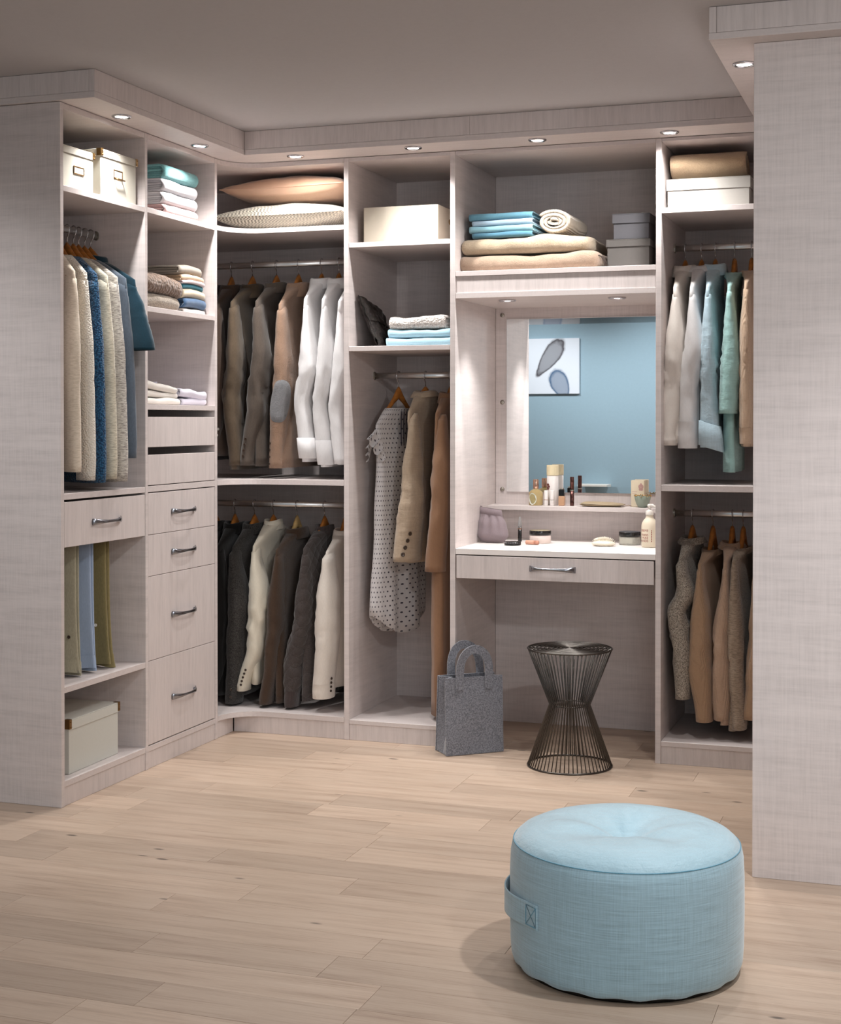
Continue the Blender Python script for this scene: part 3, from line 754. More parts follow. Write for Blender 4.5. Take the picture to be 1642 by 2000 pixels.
W1 = fabric('white_cotton', (222, 220, 220), 'weave', amt=0.03, sheen=0.1)
W2 = fabric('ivory_cotton', (226, 218, 210), 'weave', amt=0.03, sheen=0.1)
F_TAUPE = fabric('taupe_wool', (80, 64, 54), 'weave'); F_PLUM = fabric('dark_plum_wool', (48, 34, 32), 'weave')
F_OLIVE = fabric('olive_brown_cotton', (88, 74, 59), 'weave'); F_GREYB = fabric('grey_brown_cotton', (82, 72, 64), 'weave')
F_TAN = fabric('tan_wool', (146, 118, 98), 'fuzzy', amt=0.12); F_GREY = fabric('grey_felt_patch', (122, 122, 124), 'fuzzy', amt=0.15)
F_BLACK = fabric('black_wool', (20, 18, 17), 'weave'); F_CHAR = fabric('charcoal_tweed', (72, 69, 66), 'tweed', (32, 30, 29))
F_CREAM = fabric('cream_wool', (222, 214, 196), 'weave', amt=0.04); F_SUEDE = fabric('dark_brown_suede', (74, 56, 43), 'fuzzy', amt=0.12)
F_QUILT = fabric('quilted_dark_grey', (72, 65, 63), 'quilt'); F_OFFW = fabric('off_white_wool', (226, 218, 208), 'weave', amt=0.04)
F_DOTS = fabric('dotted_chiffon', (206, 202, 202), 'dots', (58, 54, 66)); F_LINEN = fabric('beige_linen', (170, 151, 130), 'linen', amt=0.10)
F_CAMEL = fabric('camel_wool', (138, 104, 79), 'weave', amt=0.05)
F_PBLUE = fabric('pale_blue_cotton', (184, 208, 220), 'linen', amt=0.08); F_MINT = fabric('mint_linen', (160, 198, 194), 'linen', amt=0.06)
F_PEACH = fabric('peach_beige_knit', (198, 172, 148), 'rib', amt=0.05); F_HERR = fabric('grey_tweed_knit', (186, 176, 162), 'tweed', (98, 90, 82), scale=0.9)
F_CAMEL2 = fabric('camel_knit', (166, 136, 109), 'rib', amt=0.05); F_BEIGE = fabric('rose_beige_knit', (178, 150, 128), 'rib', amt=0.06)
F_GBEIGE = fabric('grey_beige_knit', (166, 148, 130), 'marl', (132, 116, 100))
F_CKNIT = fabric('cream_fine_knit', (222, 208, 190), 'marl', (205, 190, 170)); F_WKNIT = fabric('off_white_knit', (226, 218, 206), 'knit', amt=0.05)
F_BKNIT = fabric('petrol_blue_knit', (42, 92, 128), 'knit', (16, 46, 76), amt=0.3); F_IKNIT = fabric('ivory_marl_knit', (214, 206, 186), 'marl', (176, 168, 150))
F_MARL = fabric('grey_marl_knit', (206, 200, 190), 'marl', (140, 132, 126)); F_SLATE = fabric('slate_blue_jersey', (84, 94, 106), 'weave'); F_PETROL = fabric('petrol_jersey', (14, 48, 62), 'weave')

def back(a): return -PI / 2 - math.radians(a)
RU, RL, RD_, RRU, RRL = 1.936, 0.924, 1.461, 1.938, 0.921
YH = 5.68
GU, GL, GD, GRU, GRL, GA = 'clothes on the upper corner rail', 'clothes on the lower corner rail', 'clothes on the rail of the tall unit', 'shirts on the upper right rail', 'knitwear on the lower right rail', 'knitwear on the left rail'
blaz = dict(len=0.635, ru=[(0, 0.034), (0.12, 0.046), (0.3, 0.060), (0.6, 0.056), (1, 0.044)], rv=[(0, 0.017), (0.12, 0.023), (0.35, 0.034), (0.6, 0.036), (1, 0.030)], dv=[(0, 0.0), (0.4, 0.004), (0.75, -0.010), (1, -0.026)])
def sl(**k): d = dict(blaz); d.update(k); return d
garment('blazer', 'dark plum jacket half hidden against the left end of upper corner rail', 'jacket', GU, (-2.905, YH, RU), back(0), F_PLUM, -0.84, seed=1, sleeve=sl(len=0.6), collar='lapel', hgr='dark plum jacket at the left end of the upper rail', zsh=-0.195)
garment('blazer', 'taupe brown jacket, second from left on upper corner rail', 'jacket', GU, (-2.822, YH, RU), back(-8), F_TAUPE, -0.82, seed=2, sleeve=sl(len=0.58), collar='lapel', buttons=(3, 0.86, 0.95, 0.9, 0.9, 0.006, M_BTNW), hgr='taupe brown jacket second from left on the upper corner rail', zsh=-0.195)
garment('blazer', 'olive brown cotton jacket between taupe and grey brown jackets', 'jacket', GU, (-2.723, YH, RU), back(-1), F_OLIVE, -0.875, seed=3, sleeve=sl(len=0.66, dv=[(0, 0.0), (0.35, 0.008), (0.6, -0.004), (1, 0.014)]), collar='lapel', hgr='olive brown cotton jacket', wr=0.0045)
garment('blazer', 'grey brown jacket with buttoned cuff left of the tan blazer', 'jacket', GU, (-2.611, YH, RU), back(-1), F_GREYB, -0.86, seed=4, sleeve=sl(len=0.66, dv=[(0, 0.0), (0.3, 0.012), (0.6, -0.008), (1, -0.048)]), collar='fold', buttons=(4, 0.83, 0.94, -0.1, -0.1, 0.006, M_BTN), hgr='grey brown jacket left of the tan blazer', wr=0.0045)
garment('blazer', 'tan wool blazer with a grey oval elbow patch', 'blazer', GU, (-2.510, YH, RU), back(-2), F_TAN, -0.865, seed=5, sleeve=sl(len=0.655, dv=[(0, 0.0), (0.45, 0.006), (0.7, -0.012), (1, -0.022)]), collar='lapel', patch=(0.44, 0.71, -0.75, 1.55, F_GREY), buttons=(4, 0.84, 0.97, -0.55, -0.55, 0.0055, M_BTN), hgr='tan elbow-patch blazer', zsh=-0.2)
shirt = dict(lin=True, len=0.615, ru=[(0, 0.030), (0.1, 0.042), (0.3, 0.060), (0.42, 0.062), (0.64, 0.048), (0.8, 0.046), (1, 0.046)], rv=[(0, 0.010), (0.12, 0.018), (0.40, 0.040), (0.62, 0.031), (0.72, 0.034), (1, 0.034)], dv=[(0, 0.0), (0.40, 0.010), (0.63, -0.018), (0.78, -0.008), (1, 0.008)])
def ssl(**k): d = dict(shirt); d.update(k); return d
garment('shirt', 'white shirt with turned-back cuff right of the tan blazer', 'shirt', GU, (-2.405, YH, RU), back(-4), W1, -0.84, seed=6, sleeve=ssl(len=0.63), collar='fold', cuff=(0.87, 0.006), hgr='white shirt with turned-back cuff', zsh=-0.18, zneck=-0.088, wr=0.0035)
garment('shirt', 'white shirt with plain cuff, middle of the three white shirts', 'shirt', GU, (-2.327, YH, RU), back(-4), W1, -0.86, seed=7, sleeve=ssl(len=0.65), collar='fold', cuff=(0.85, 0.002), hgr='middle of the three white shirts', zsh=-0.185, zneck=-0.09, wr=0.0035)
garment('shirt', 'white shirt cut off by the right panel of the corner unit', 'shirt', GU, (-2.246, YH, RU), back(-1), W1, -0.85, seed=8, sleeve=ssl(len=0.64), collar='fold', hgr='rightmost white shirt of the upper corner rail', zsh=-0.195, zneck=-0.1, wr=0.0035)
# lower corner rail
garment('coat', 'black coat at the left end of the lower corner rail', 'coat', GL, (-2.900, YH, RL), back(2), F_BLACK, -0.82, seed=11, sleeve=sl(len=0.6), collar='stand', hgr='black coat at the left end of the lower rail')
garment('coat', 'black jacket between the black coat and the charcoal tweed jacket', 'jacket', GL, (-2.807, YH, RL), back(-6), F_BLACK, -0.80, seed=12, sleeve=sl(len=0.6), collar='fold', hgr='black jacket next to charcoal tweed')
garment('blazer', 'charcoal tweed jacket, sleeve almost reaching the bottom shelf', 'jacket', GL, (-2.715, YH, RL), back(0), F_CHAR, -0.80, seed=13, sleeve=sl(len=0.63, dv=[(0, 0), (0.35, 0.018), (0.7, 0.004), (1, -0.008)], ru=[(0, 0.05), (0.3, 0.064), (1, 0.05)], rv=[(0, 0.016), (0.3, 0.040), (1, 0.032)]), collar='fold', hgr='charcoal tweed jacket', buttons=(2, 0.90, 0.95, 0.2, 0.2, 0.006, M_BTN))
garment('blazer', 'cream jacket between charcoal tweed and dark brown suede', 'jacket', GL, (-2.627, YH, RL), back(-2), F_CREAM, -0.745, seed=14, sleeve=sl(len=0.585, dv=[(0, 0), (0.35, 0.016), (0.65, 0.002), (1, -0.056)], rv=[(0, 0.016), (0.32, 0.042), (0.65, 0.036), (1, 0.024)]), collar='stand', hgr='cream jacket', buttons=(5, 0.84, 0.95, 0.1, 0.1, 0.005, M_BTN), zsh=-0.175, zneck=-0.088, wr=0.0045)
garment('coat', 'dark brown suede coat between the cream and quilted jackets', 'coat', GL, (-2.518, YH, RL), back(0), F_SUEDE, -0.815, seed=15, sleeve=sl(len=0.62, dv=[(0, 0), (0.4, -0.012), (0.7, -0.028), (1, -0.058)], rv=[(0, 0.015), (0.3, 0.030), (1, 0.026)]), collar='fold', hgr='dark brown suede coat', hmat=M_HPALE, zneck=-0.115, zsh=-0.19)
garment('jacket', 'dark grey quilted jacket with ribbed cuff on lower corner rail', 'jacket', GL, (-2.392, YH, RL), back(1), F_QUILT, -0.80, seed=16, sleeve=sl(len=0.63, dv=[(0, 0), (0.4, -0.012), (0.75, -0.056), (1, -0.066)], rv=[(0, 0.015), (0.35, 0.034), (0.86, 0.040), (0.9, 0.028), (1, 0.026)]), collar='stand', hgr='dark grey quilted jacket', zneck=-0.105, zsh=-0.18, cmat=fabric('dark_rib_knit', (70, 60, 58), 'rib'), cuff=(0.9, 0.001))
garment('blazer', 'off-white jacket beside the right panel of the corner unit', 'jacket', GL, (-2.300, YH, RL), back(-1), F_OFFW, -0.745, seed=17, sleeve=sl(len=0.575, dv=[(0, 0), (0.5, -0.006), (1, -0.024)], ru=[(0, 0.055), (0.3, 0.07), (1, 0.062)], rv=[(0, 0.020), (0.3, 0.044), (1, 0.040)]), collar='fold', hgr='off-white jacket on the lower corner rail', buttons=(4, 0.86, 0.95, 1.2, 1.2, 0.0055, M_BTN), zneck=-0.118, zsh=-0.19, cuff=(0.9, 0.001))
# tall unit
garment('jacket', 'beige linen jacket with four cuff buttons in the tall unit', 'jacket', GD, (-1.947, YH, RD_), back(6), F_LINEN, -0.765, seed=21, hw=0.16, sleeve=sl(len=0.58, inset=0.02, ru=[(0, 0.026), (0.12, 0.040), (0.35, 0.062), (0.7, 0.082), (1, 0.085)], rv=[(0, 0.014), (0.12, 0.022), (0.35, 0.034), (0.7, 0.044), (1, 0.046)], dv=[(0, 0.016), (0.5, 0.010), (1, -0.014)]), collar='floppy', hgr='beige linen jacket', buttons=(4, 0.80, 0.945, 0.75, 0.35, 0.0085, M_BTN), zsh=-0.165, zneck=-0.075, wr=0.0045)
cc = garment('coat', 'long camel coat nearly touching the floor of the tall unit', 'coat', GD, (-1.840, YH, RD_), back(-2), F_CAMEL, -1.36, seed=22, hw=0.205, t=0.040, sleeve=sl(len=0.61, dv=[(0, 0.018), (0.5, 0.012), (1, -0.012)], rv=[(0, 0.016), (0.3, 0.036), (1, 0.040)]), collar='fold', hgr='long camel coat', zsh=-0.17, zneck=-0.09, hemw=0.215, fold=0.005)
# dress: wide neck, frilled cap sleeves, curved hem
dpos, dth = (-2.064, YH, RD_), back(13)
g = thing('dress', 'pale dotted dress with frilled cap sleeves', 'dress', dpos, dth, GD)
rings = body_rings(0.165, -0.215, -0.98, 0.038, 31, 0.085, -0.135, 0.198, 0.172, 0.0085, 0.03, roundhem=0.085)
grid_uv(new_obj('body', *rings_vf(rings), F_DOTS, g, True), 44, 0.818, lambda r, c: c.z)
for s in (1, -1):
    V_, F_ = [], []
    K, Q = 40, 6
    for q in range(Q + 1):
        f = q / Q
        for k in range(K + 1):
            a = k / K
            ang = lerp(-0.9, 3.6, a); r0 = 0.022 + 0.028 * math.sin(PI * a)
            zc = -0.215 - 0.16 * abs(a - 0.5) * 2 * 0.9
            u = 0.155 + f * (0.055 * math.sin(PI * a) + 0.006) + 0.010 * f * math.sin(a * 46)
            v = (a - 0.5) * 0.085 + 0.006 * f * math.cos(a * 46)
            V_.append((s * u, v, zc - 0.035 * f * (0.3 + math.sin(PI * a)) + 0.01 * f * math.sin(a * 46 + 1)))
    for q in range(Q):
        for k in range(K): F_.append([q * (K + 1) + k, q * (K + 1) + k + 1, (q + 1) * (K + 1) + k + 1, (q + 1) * (K + 1) + k])
    grid_uv(new_obj('frill_sleeve', V_, F_, F_DOTS, g, True), K + 1, 0.30, lambda r, c: r * 0.012, False)
for k in range(5):
    pl = []
    u0 = -0.03 + k * 0.015
    pl = [(u0 + 0.004 * math.sin(z * 20), 0.037 + 0.003 * math.sin(k), -0.16 - z) for z in [i * 0.02 for i in range(8)]]
    tube('pleat', F_DOTS, g, pl, 0.0022, 6)
tube('drawstring', F_DOTS, g, [(0.02, 0.047, -0.50), (0.0, 0.049, -0.52), (-0.01, 0.051, -0.56), (0.0, 0.052, -0.62), (0.006, 0.052, -0.68)], 0.0022, 6)
hanger(dpos, dth, 'pale dotted dress', 'wooden coat hangers', M_HWOOD, 0.14, 0.085, -0.135, -0.215)

# right rear unit, upper rail
garment('shirt', 'ivory shirt beside the left panel of the right rear unit', 'shirt', GRU, (-0.893, YH, RRU), back(2), W2, -0.76, seed=41, sleeve=ssl(len=0.575, dv=[(0, 0), (0.4, -0.004), (1, -0.022)], rv=[(0, 0.011), (0.3, 0.032), (0.8, 0.036), (0.93, 0.026), (1, 0.032)]), collar='fold', hgr='ivory shirt', zsh=-0.18, zneck=-0.09)
garment('shirt', 'white shirt between the ivory and pale blue shirts', 'shirt', GRU, (-0.831, YH, RRU), back(2), W1, -0.765, seed=42, sleeve=ssl(len=0.58, dv=[(0, 0), (0.35, 0.010), (0.6, -0.012), (1, -0.018)], rv=[(0, 0.011), (0.38, 0.040), (0.6, 0.034), (1, 0.034)]), collar='floppy', cuff=(0.83, 0.001), hgr='white shirt between ivory and pale blue shirts', zsh=-0.182, zneck=-0.082)
garment('shirt', 'pale blue crinkled shirt with rolled-up cuff', 'shirt', GRU, (-0.779, YH, RRU), back(0), F_PBLUE, -0.77, seed=43, sleeve=ssl(len=0.58, dv=[(0, 0), (0.4, 0.002), (0.8, 0.004), (1, 0.012)], rv=[(0, 0.012), (0.3, 0.026), (0.86, 0.034), (1, 0.040)]), collar='fold', cuff=(0.84, 0.007, -0.35), hgr='pale blue crinkled shirt', zsh=-0.182, zneck=-0.088, wr=0.004)
garment('tunic', 'mint green tunic hanging longer than its neighbours', 'shirt', GRU, (-0.707, YH, RRU), back(-2), F_MINT, -0.865, seed=44, sleeve=ssl(len=0.455, dv=[(0, 0), (0.5, 0.006), (1, -0.006)], rv=[(0, 0.012), (0.3, 0.026), (0.55, 0.036), (1, 0.034)], ru=[(0, 0.045), (0.5, 0.06), (1, 0.055)]), collar='rib', hgr='mint green tunic', zsh=-0.182, zneck=-0.105, t=0.028)
garment('cardigan', 'peach beige fine knit top beside the tall right panel', 'sweater', GRU, (-0.643, YH, RRU), back(-1), F_PEACH, -0.77, seed=45, sleeve=sl(len=0.575, dv=[(0, 0), (1, 0.0)], rv=[(0, 0.013), (0.3, 0.026), (0.9, 0.027), (0.92, 0.024), (1, 0.024)]), collar='rib', cuff=(0.9, 0.0005), hgr='peach beige knit top', zsh=-0.17, zneck=-0.1)
# right rear unit, lower rail
garment('cardigan', 'grey tweed knit jacket, leftmost on the lower right rail', 'sweater', GRL, (-0.864, YH, RRL), back(4), F_HERR, -0.68, seed=51, sleeve=sl(len=0.51, dv=[(0, 0), (0.2, 0.016), (0.35, -0.014), (0.7, 0.006), (1, 0.006)], rv=[(0, 0.018), (0.25, 0.036), (0.7, 0.034), (1, 0.027)], ru=[(0, 0.05), (0.4, 0.06), (1, 0.045)]), collar='floppy', hgr='grey tweed knit jacket', zsh=-0.17, zneck=-0.10, wr=0.0045)
garment('cardigan', 'camel cardigan next to the grey tweed knit jacket', 'sweater', GRL, (-0.786, YH, RRL), back(6), F_CAMEL2, -0.77, seed=52, sleeve=sl(len=0.57, dv=[(0, 0), (0.3, 0.002), (0.6, 0.0), (1, 0.014)], rv=[(0, 0.014), (0.35, 0.038), (0.65, 0.045), (1, 0.030)]), collar='rib', hgr='camel cardigan', zsh=-0.19, zneck=-0.135)
garment('cardigan', 'rose beige cardigan between camel and grey beige ones', 'sweater', GRL, (-0.713, YH, RRL), back(0), F_BEIGE, -0.78, seed=53, sleeve=sl(len=0.57, dv=[(0, 0), (0.5, -0.012), (1, -0.014)], rv=[(0, 0.012), (0.4, 0.032), (0.85, 0.036), (1, 0.028)]), collar='floppy', hgr='rose beige cardigan', zsh=-0.18, zneck=-0.115)
garment('cardigan', 'grey beige long cardigan, second from the tall right panel', 'sweater', GRL, (-0.672, YH, RRL), back(3), F_GBEIGE, -0.80, seed=54, sleeve=sl(len=0.605, dv=[(0, 0), (0.5, 0.004), (1, 0.018)], rv=[(0, 0.012), (0.4, 0.030), (1, 0.026)]), collar='rib', hgr='grey beige long cardigan', zsh=-0.175, zneck=-0.125, t=0.026)
garment('cardigan', 'tan cardigan mostly hidden behind the tall right panel', 'sweater', GRL, (-0.590, YH, RRL), back(2), F_CAMEL2, -0.76, seed=55, sleeve=sl(len=0.56), collar='rib', hgr='tan cardigan by the tall right panel', zsh=-0.18, zneck=-0.12)

# left unit
RA, XA = 1.949, -2.872
def ga(name, label, cat, yh, ysh, mat, hem, seed, slen, hgr=True, **k):
    th = -math.asin(max(-0.9, min(0.9, (yh - ysh) / 0.2)))
    sp = k.pop('sp', {})
    return garment(name, label, cat, GA, (XA, yh, RA), th, mat, hem, seed=seed, hw=0.20, sleeve=sl(len=slen, **sp) if slen else None, hgr=hgr, t=k.pop('t', 0.022), wr=k.pop('wr', 0.0012), zsh=k.pop('zsh', -0.185), **k)
slk = dict(ru=[(0, 0.032), (0.12, 0.042), (0.35, 0.054), (0.9, 0.054), (1, 0.050)], rv=[(0, 0.014), (0.3, 0.025), (0.9, 0.025), (1, 0.023)], du=[(0, 0), (1, 0.022)], dv=[(0, 0), (1, 0.0)])
ga('cardigan', 'cream fine knit cardigan, nearest on the left rail', 'sweater', 4.385, 4.275, F_CKNIT, -0.80, 61, 0.66, 'cream fine knit cardigan', collar='rib', sp=dict(slk, du=[(0, 0), (0.5, 0.012), (1, 0.018)], dv=[(0, 0), (0.5, -0.010), (1, -0.008)], ru=[(0, 0.034), (0.12, 0.045), (0.4, 0.060), (1, 0.058)]), t=0.02)
ga('shirt', 'off-white knit behind the cream cardigan', 'sweater', 4.442, 4.340, F_WKNIT, -0.86, 62, 0.69, 'off-white knit', collar='rib', sp=slk)
ga('sweater', 'petrol blue chunky knit between the off-white and ivory knits', 'sweater', 4.492, 4.398, F_BKNIT, -0.90, 63, 0.70, 'petrol blue chunky knit', collar='rib', sp=slk)
ga('sweater', 'ivory knit right behind the petrol blue chunky knit', 'sweater', 4.532, 4.454, F_IKNIT, -0.89, 64, 0.69, 'ivory knit', collar='rib', sp=slk)
ga('sweater', 'grey marl knit between the ivory knit and slate top', 'sweater', 4.566, 4.508, F_MARL, -0.90, 65, 0.70, 'grey marl knit', collar='rib', sp=slk)
ga('sweater', 'slate blue jersey top beside the petrol polo shirt', 'sweater', 4.606, 4.560, F_SLATE, -0.80, 66, 0.62, 'slate blue jersey top', collar='rib', sp=slk, t=0.02)
ga('polo_shirt', 'petrol short-sleeved polo shirt, farthest on the left rail', 'shirt', 4.645, 4.618, F_PETROL, -0.80, 67, 0.24, 'petrol polo shirt', collar='fold', t=0.02, sp=dict(ru=[(0, 0.035), (0.3, 0.060), (1, 0.078)], rv=[(0, 0.014), (0.4, 0.026), (1, 0.034)], du=[(0, 0), (1, 0.045)], dv=[(0, 0), (1, -0.016)]), sleeve2=dict(len=0.24))

# trousers folded over a rail behind the drawer
def trousers(label, y, mat, zb, w_, t, seed, flare=0.02, xc=-2.845, lean=0.0, btn=None):
    g = thing('trousers', label, 'trousers', (xc, y, 0.84), 0, 'trousers hung behind the drawer front')
    for leg in (0, 1):
        rings = []
        for i in range(20):
            s = i / 19; z = 0.0 + (zb - 0.84) * s
            hw = w_ / 2 + flare * s ** 3
            r = []
            for j in range(36):
                a = 2 * PI * j / 36
                u = hw * sgnpow(math.cos(a), 0.8) + lean * s
                v = t * (0.5 + 0.5 * min(1, s * 5)) * sgnpow(math.sin(a), 0.7) + (leg - 0.5) * (2.0 * t + 0.001)
                v += (0.002 + 0.006 * s * s) * math.sin(u * 50 + seed + leg * 2) + 0.003 * s * nz(u * 30, z * 8, seed)
                r.append((u, v, z + 0.006 * s * nz(u * 20, seed, leg) - 0.012 * leg * s))
            rings.append(r)
        rings.append([(u * 0.97, v, z + 0.03) for u, v, z in rings[-1]])
        new_obj('leg', *rings_vf(rings, True, False), mat, g, True)
        # turned hem band
        hb = [[(u * 1.012, v * 1.0 + (0.0012 if v > (leg - 0.5) * 2 * t else -0.0012), z) for u, v, z in rings[k]] for k in (17, 18, 19)]
        new_obj('hem', *rings_vf(hb), mat, g, True)
    for (u, z) in btn or []:
        button_obj((u, -2.0 * t - 0.004, z - 0.84), (0.2, -1, 0), 0.006, M_BTNW if 'olive' in label else M_BTN, g)
    return g
F_KH = fabric('khaki_twill', (166, 160, 138), 'weave'); F_LB = fabric('light_blue_chambray', (158, 174, 198), 'weave', amt=0.05); F_OL = fabric('olive_twill', (130, 118, 80), 'weave'); F_DP = fabric('dark_purple_twill', (52, 44, 58), 'weave')
trousers('dark purple trousers behind the khaki pair', 4.262, F_DP, 0.43, 0.20, 0.008, 1, xc=-2.885)
trousers('greenish khaki trousers with two dark hem buttons', 4.34, F_KH, 0.408, 0.215, 0.0095, 2, flare=0.014, lean=-0.004, btn=[(0.055, 0.52), (0.088, 0.53)])
trousers('light blue trousers between khaki and olive pairs', 4.432, F_LB, 0.410, 0.215, 0.010, 3, flare=0.016)
trousers('olive trousers with a pale hem button', 4.535, F_OL, 0.408, 0.215, 0.012, 4, flare=0.021, btn=[(0.075, 0.545)])

# ------------------------------------------------------------------ folded textiles
def smoothloop(pts, n): return pts
def u_profile(d, h, tl, K=10):
    """closed loop (y, z) of a sheet folded in a U whose fold faces -Y; open at the back"""
    r = h / 2; out = [(d, h)]
    for k in range(5): out.append((lerp(d, r, (k + 1) / 5), h))
    for k in range(1, K):
        a = PI / 2 + PI * k / K; out.append((r + r * math.cos(a), r + r * math.sin(a)))
    for k in range(6): out.append((lerp(r, d, k / 5), 0))
    ri = max(0.001, r - tl); inn = [(d, tl)]
    for k in range(5): inn.append((lerp(d, r, (k + 1) / 5), tl))
    for k in range(1, K):
        a = -PI / 2 - PI * k / K; inn.append((r + ri * math.cos(a), r + ri * math.sin(a)))
    for k in range(6): inn.append((lerp(r, d, k / 5), h - tl))
    return out + inn
def slab_profile(d, y0, z0, h, K=6):
    r = h / 2; out = []
    for k in range(5): out.append((lerp(d, y0 + r, k / 4), z0 + h))
    for k in range(1, K):
        a = PI / 2 + PI * k / K; out.append((y0 + r + r * math.cos(a), z0 + r + r * math.sin(a)))
    for k in range(5): out.append((lerp(y0 + r, d, k / 4), z0))
    return out
def extrude_profile(prof, w_, fn, N=22, x0=None):
    rings = []
    for i in range(N + 1):
        s = i / N; x = -w_ / 2 + w_ * s
        e = min(1, min(s, 1 - s) * 16 + 0.0)
        sh = math.sqrt(max(0, 1 - (1 - e) ** 2))
        rings.append([fn(x, y, z, sh) for y, z in prof])
    return rings_vf(rings, True, True)
def folded(name, label, cat, group, pos, rot, w_, d, h, mat, layers=2, seed=1.0, sag=0.0, lump=0.004, tilt=0.0, bulge=0.0, inner=None):
    """folded cloth; origin bottom centre of the front fold, local -Y faces the front"""
    g = thing(name, label, cat, pos, rot, group)
    def fn(x, y, z, sh):
        q = x / (w_ / 2)
        f = z / h
        zz = z + f * lump * (nz(x * 9 + seed, y * 9, seed * 2.1) + 0.5 * nz(x * 23, y * 23 + seed, seed)) - sag * q * q * 1.0 + tilt * q
        zz += bulge * f * (1 - q * q) * math.sin(min(1, max(0, y / d)) * PI)
        yy = y + 0.5 * lump * nz(x * 12 + seed * 3, z * 20, seed) + (1 - sh) * 0.004 * (1 if y < d / 2 else -1)
        xx = x + 0.004 * nz(y * 14, z * 30 + seed, seed * 1.7) * abs(q)
        return (xx, yy, zz)
    tl = h / (2 * layers + 0.5) * 0.95
    m = MB().add(*extrude_profile(u_profile(d, h, tl), w_, fn))
    m.obj('outer_fold', mat, g, True)
    m2 = MB(); n = max(1, 2 * (layers - 1)); hh = (h - 2 * tl) / n
    if layers > 1:
        for k in range(n):
            m2.add(*extrude_profile(slab_profile(d * (0.97 - 0.01 * (k % 2)), h * 0.35 + 0.003 * (k % 2), tl + hh * k + 0.0006, hh - 0.001), w_ - 0.006 * (1 + k % 2), fn))
        m2.obj('inner_fold', inner or mat, g, True)
    return g
T_TURQ = fabric('turquoise_terry', (116, 170, 172), 'fuzzy', amt=0.14); T_LG = fabric('pale_grey_sheet', (206, 204, 208), 'weave', amt=0.03)
T_WH = fabric('white_sheet', (216, 214, 216), 'weave', amt=0.03); T_PINK = fabric('dusty_pink_sheet', (180, 150, 148), 'weave', amt=0.04)
T_TAUPE = fabric('grey_taupe_jersey', (164, 154, 142), 'weave', amt=0.04); T_BEIGE = fabric('peach_beige_jersey', (206, 178, 148), 'weave', amt=0.04)
T_LILAC = fabric('pale_rose_jersey', (214, 200, 202), 'weave', amt=0.03); T_TEAL = fabric('teal_jersey', (34, 110, 128), 'weave'); T_SAND = fabric('sand_jersey', (208, 194, 170), 'weave', amt=0.04)
T_DEN = fabric('denim_blue_jersey', (60, 86, 116), 'weave'); T_WHT = fabric('white_jersey', (222, 216, 210), 'weave', amt=0.03)
T_CABLE = fabric('brown_cable_knit', (112, 92, 78), 'knit', amt=0.15, scale=0.45); T_GTW = fabric('grey_brown_tweed_knit', (150, 138, 122), 'tweed', (84, 72, 62))
RL_ = PI / 2    # items that face +X on the left run
GS1, GS2, GS3 = 'folded linen stack on the top shelf of the drawer unit', 'folded tops on the middle shelf of the drawer unit', 'folded shirts above the drawers'
YB1 = 5.031; XF = -2.708
z = 2.0345
for lb, mt, h, sd in (('dusty pink folded sheet at the bottom of the linen stack', T_PINK, 0.042, 1), ('white folded sheet above the dusty pink one', T_WH, 0.046, 2),
                      ('pale grey folded sheet under the turquoise towel', T_LG, 0.047, 3), ('turquoise terry towel on top of the linen stack', T_TURQ, 0.052, 4)):
    folded('folded_towel' if 'towel' in lb else 'folded_sheet', lb, 'towel' if 'towel' in lb else 'sheet', GS1, (XF + 0.003 * math.sin(sd * 2), YB1, z), RL_, 0.268, 0.34, h, mt, 3 if h > 0.04 else 2, sd, lump=0.004)
    z += h + 0.001
z = 1.6775
for lb, mt, h, sd, dy in (('white folded top at the bottom of the right stack', T_WHT, 0.019, 11, 0.0), ('denim blue folded top above the white one', T_DEN, 0.036, 12, -0.004),
                          ('sand folded top above the denim blue one', T_SAND, 0.034, 13, -0.010), ('teal folded top above the sand one', T_TEAL, 0.019, 14, -0.016),
                          ('pale rose folded top above the teal one', T_LILAC, 0.011, 15, -0.018), ('peach beige folded top under the grey taupe one', T_BEIGE, 0.024, 16, -0.02),
                          ('grey taupe folded top crowning the right stack', T_TAUPE, 0.034, 17, -0.028)):
    folded('folded_jersey', lb, 'top', GS2, (-2.700 - 0.004 * (sd % 3), 5.136 + dy, z), RL_, 0.178, 0.33, h, mt, 2, sd, sag=0.006 if sd > 11 else 0.001, lump=0.004)
    z += h + (0.0005 if sd > 11 else 0.007)
folded('folded_sweater', 'grey brown tweed sweater folded under the brown cable knit', 'sweater', GS2, (-2.705, 4.865, 1.6775), RL_, 0.29, 0.33, 0.056, T_GTW, 2, 21, lump=0.008)
folded('folded_sweater', 'brown cable knit sweater folded on the tweed one', 'sweater', GS2, (-2.700, 4.872, 1.735), RL_, 0.31, 0.33, 0.070, T_CABLE, 2, 22, lump=0.012, bulge=0.01, tilt=-0.008)
F_LW = fabric('lilac_white_cotton', (214, 210, 222), 'weave', amt=0.03); F_CW = fabric('cream_white_cotton', (220, 214, 206), 'weave', amt=0.03)
folded('folded_shirt', 'cream folded shirt at the bottom of the left shirt pile', 'shirt', GS3, (-2.703, 4.865, 1.3225), RL_, 0.29, 0.33, 0.026, F_CW, 2, 31, lump=0.006)
folded('folded_shirt', 'cream grey folded shirt in the middle of the left pile', 'shirt', GS3, (-2.712, 4.866, 1.3495), RL_, 0.28, 0.32, 0.022, F_CW, 3, 32, lump=0.005, tilt=-0.004)
folded('folded_shirt', 'pale folded shirt on top of the left shirt pile', 'shirt', GS3, (-2.705, 4.855, 1.376), RL_, 0.27, 0.33, 0.030, F_CW, 2, 33, lump=0.008, tilt=-0.012)
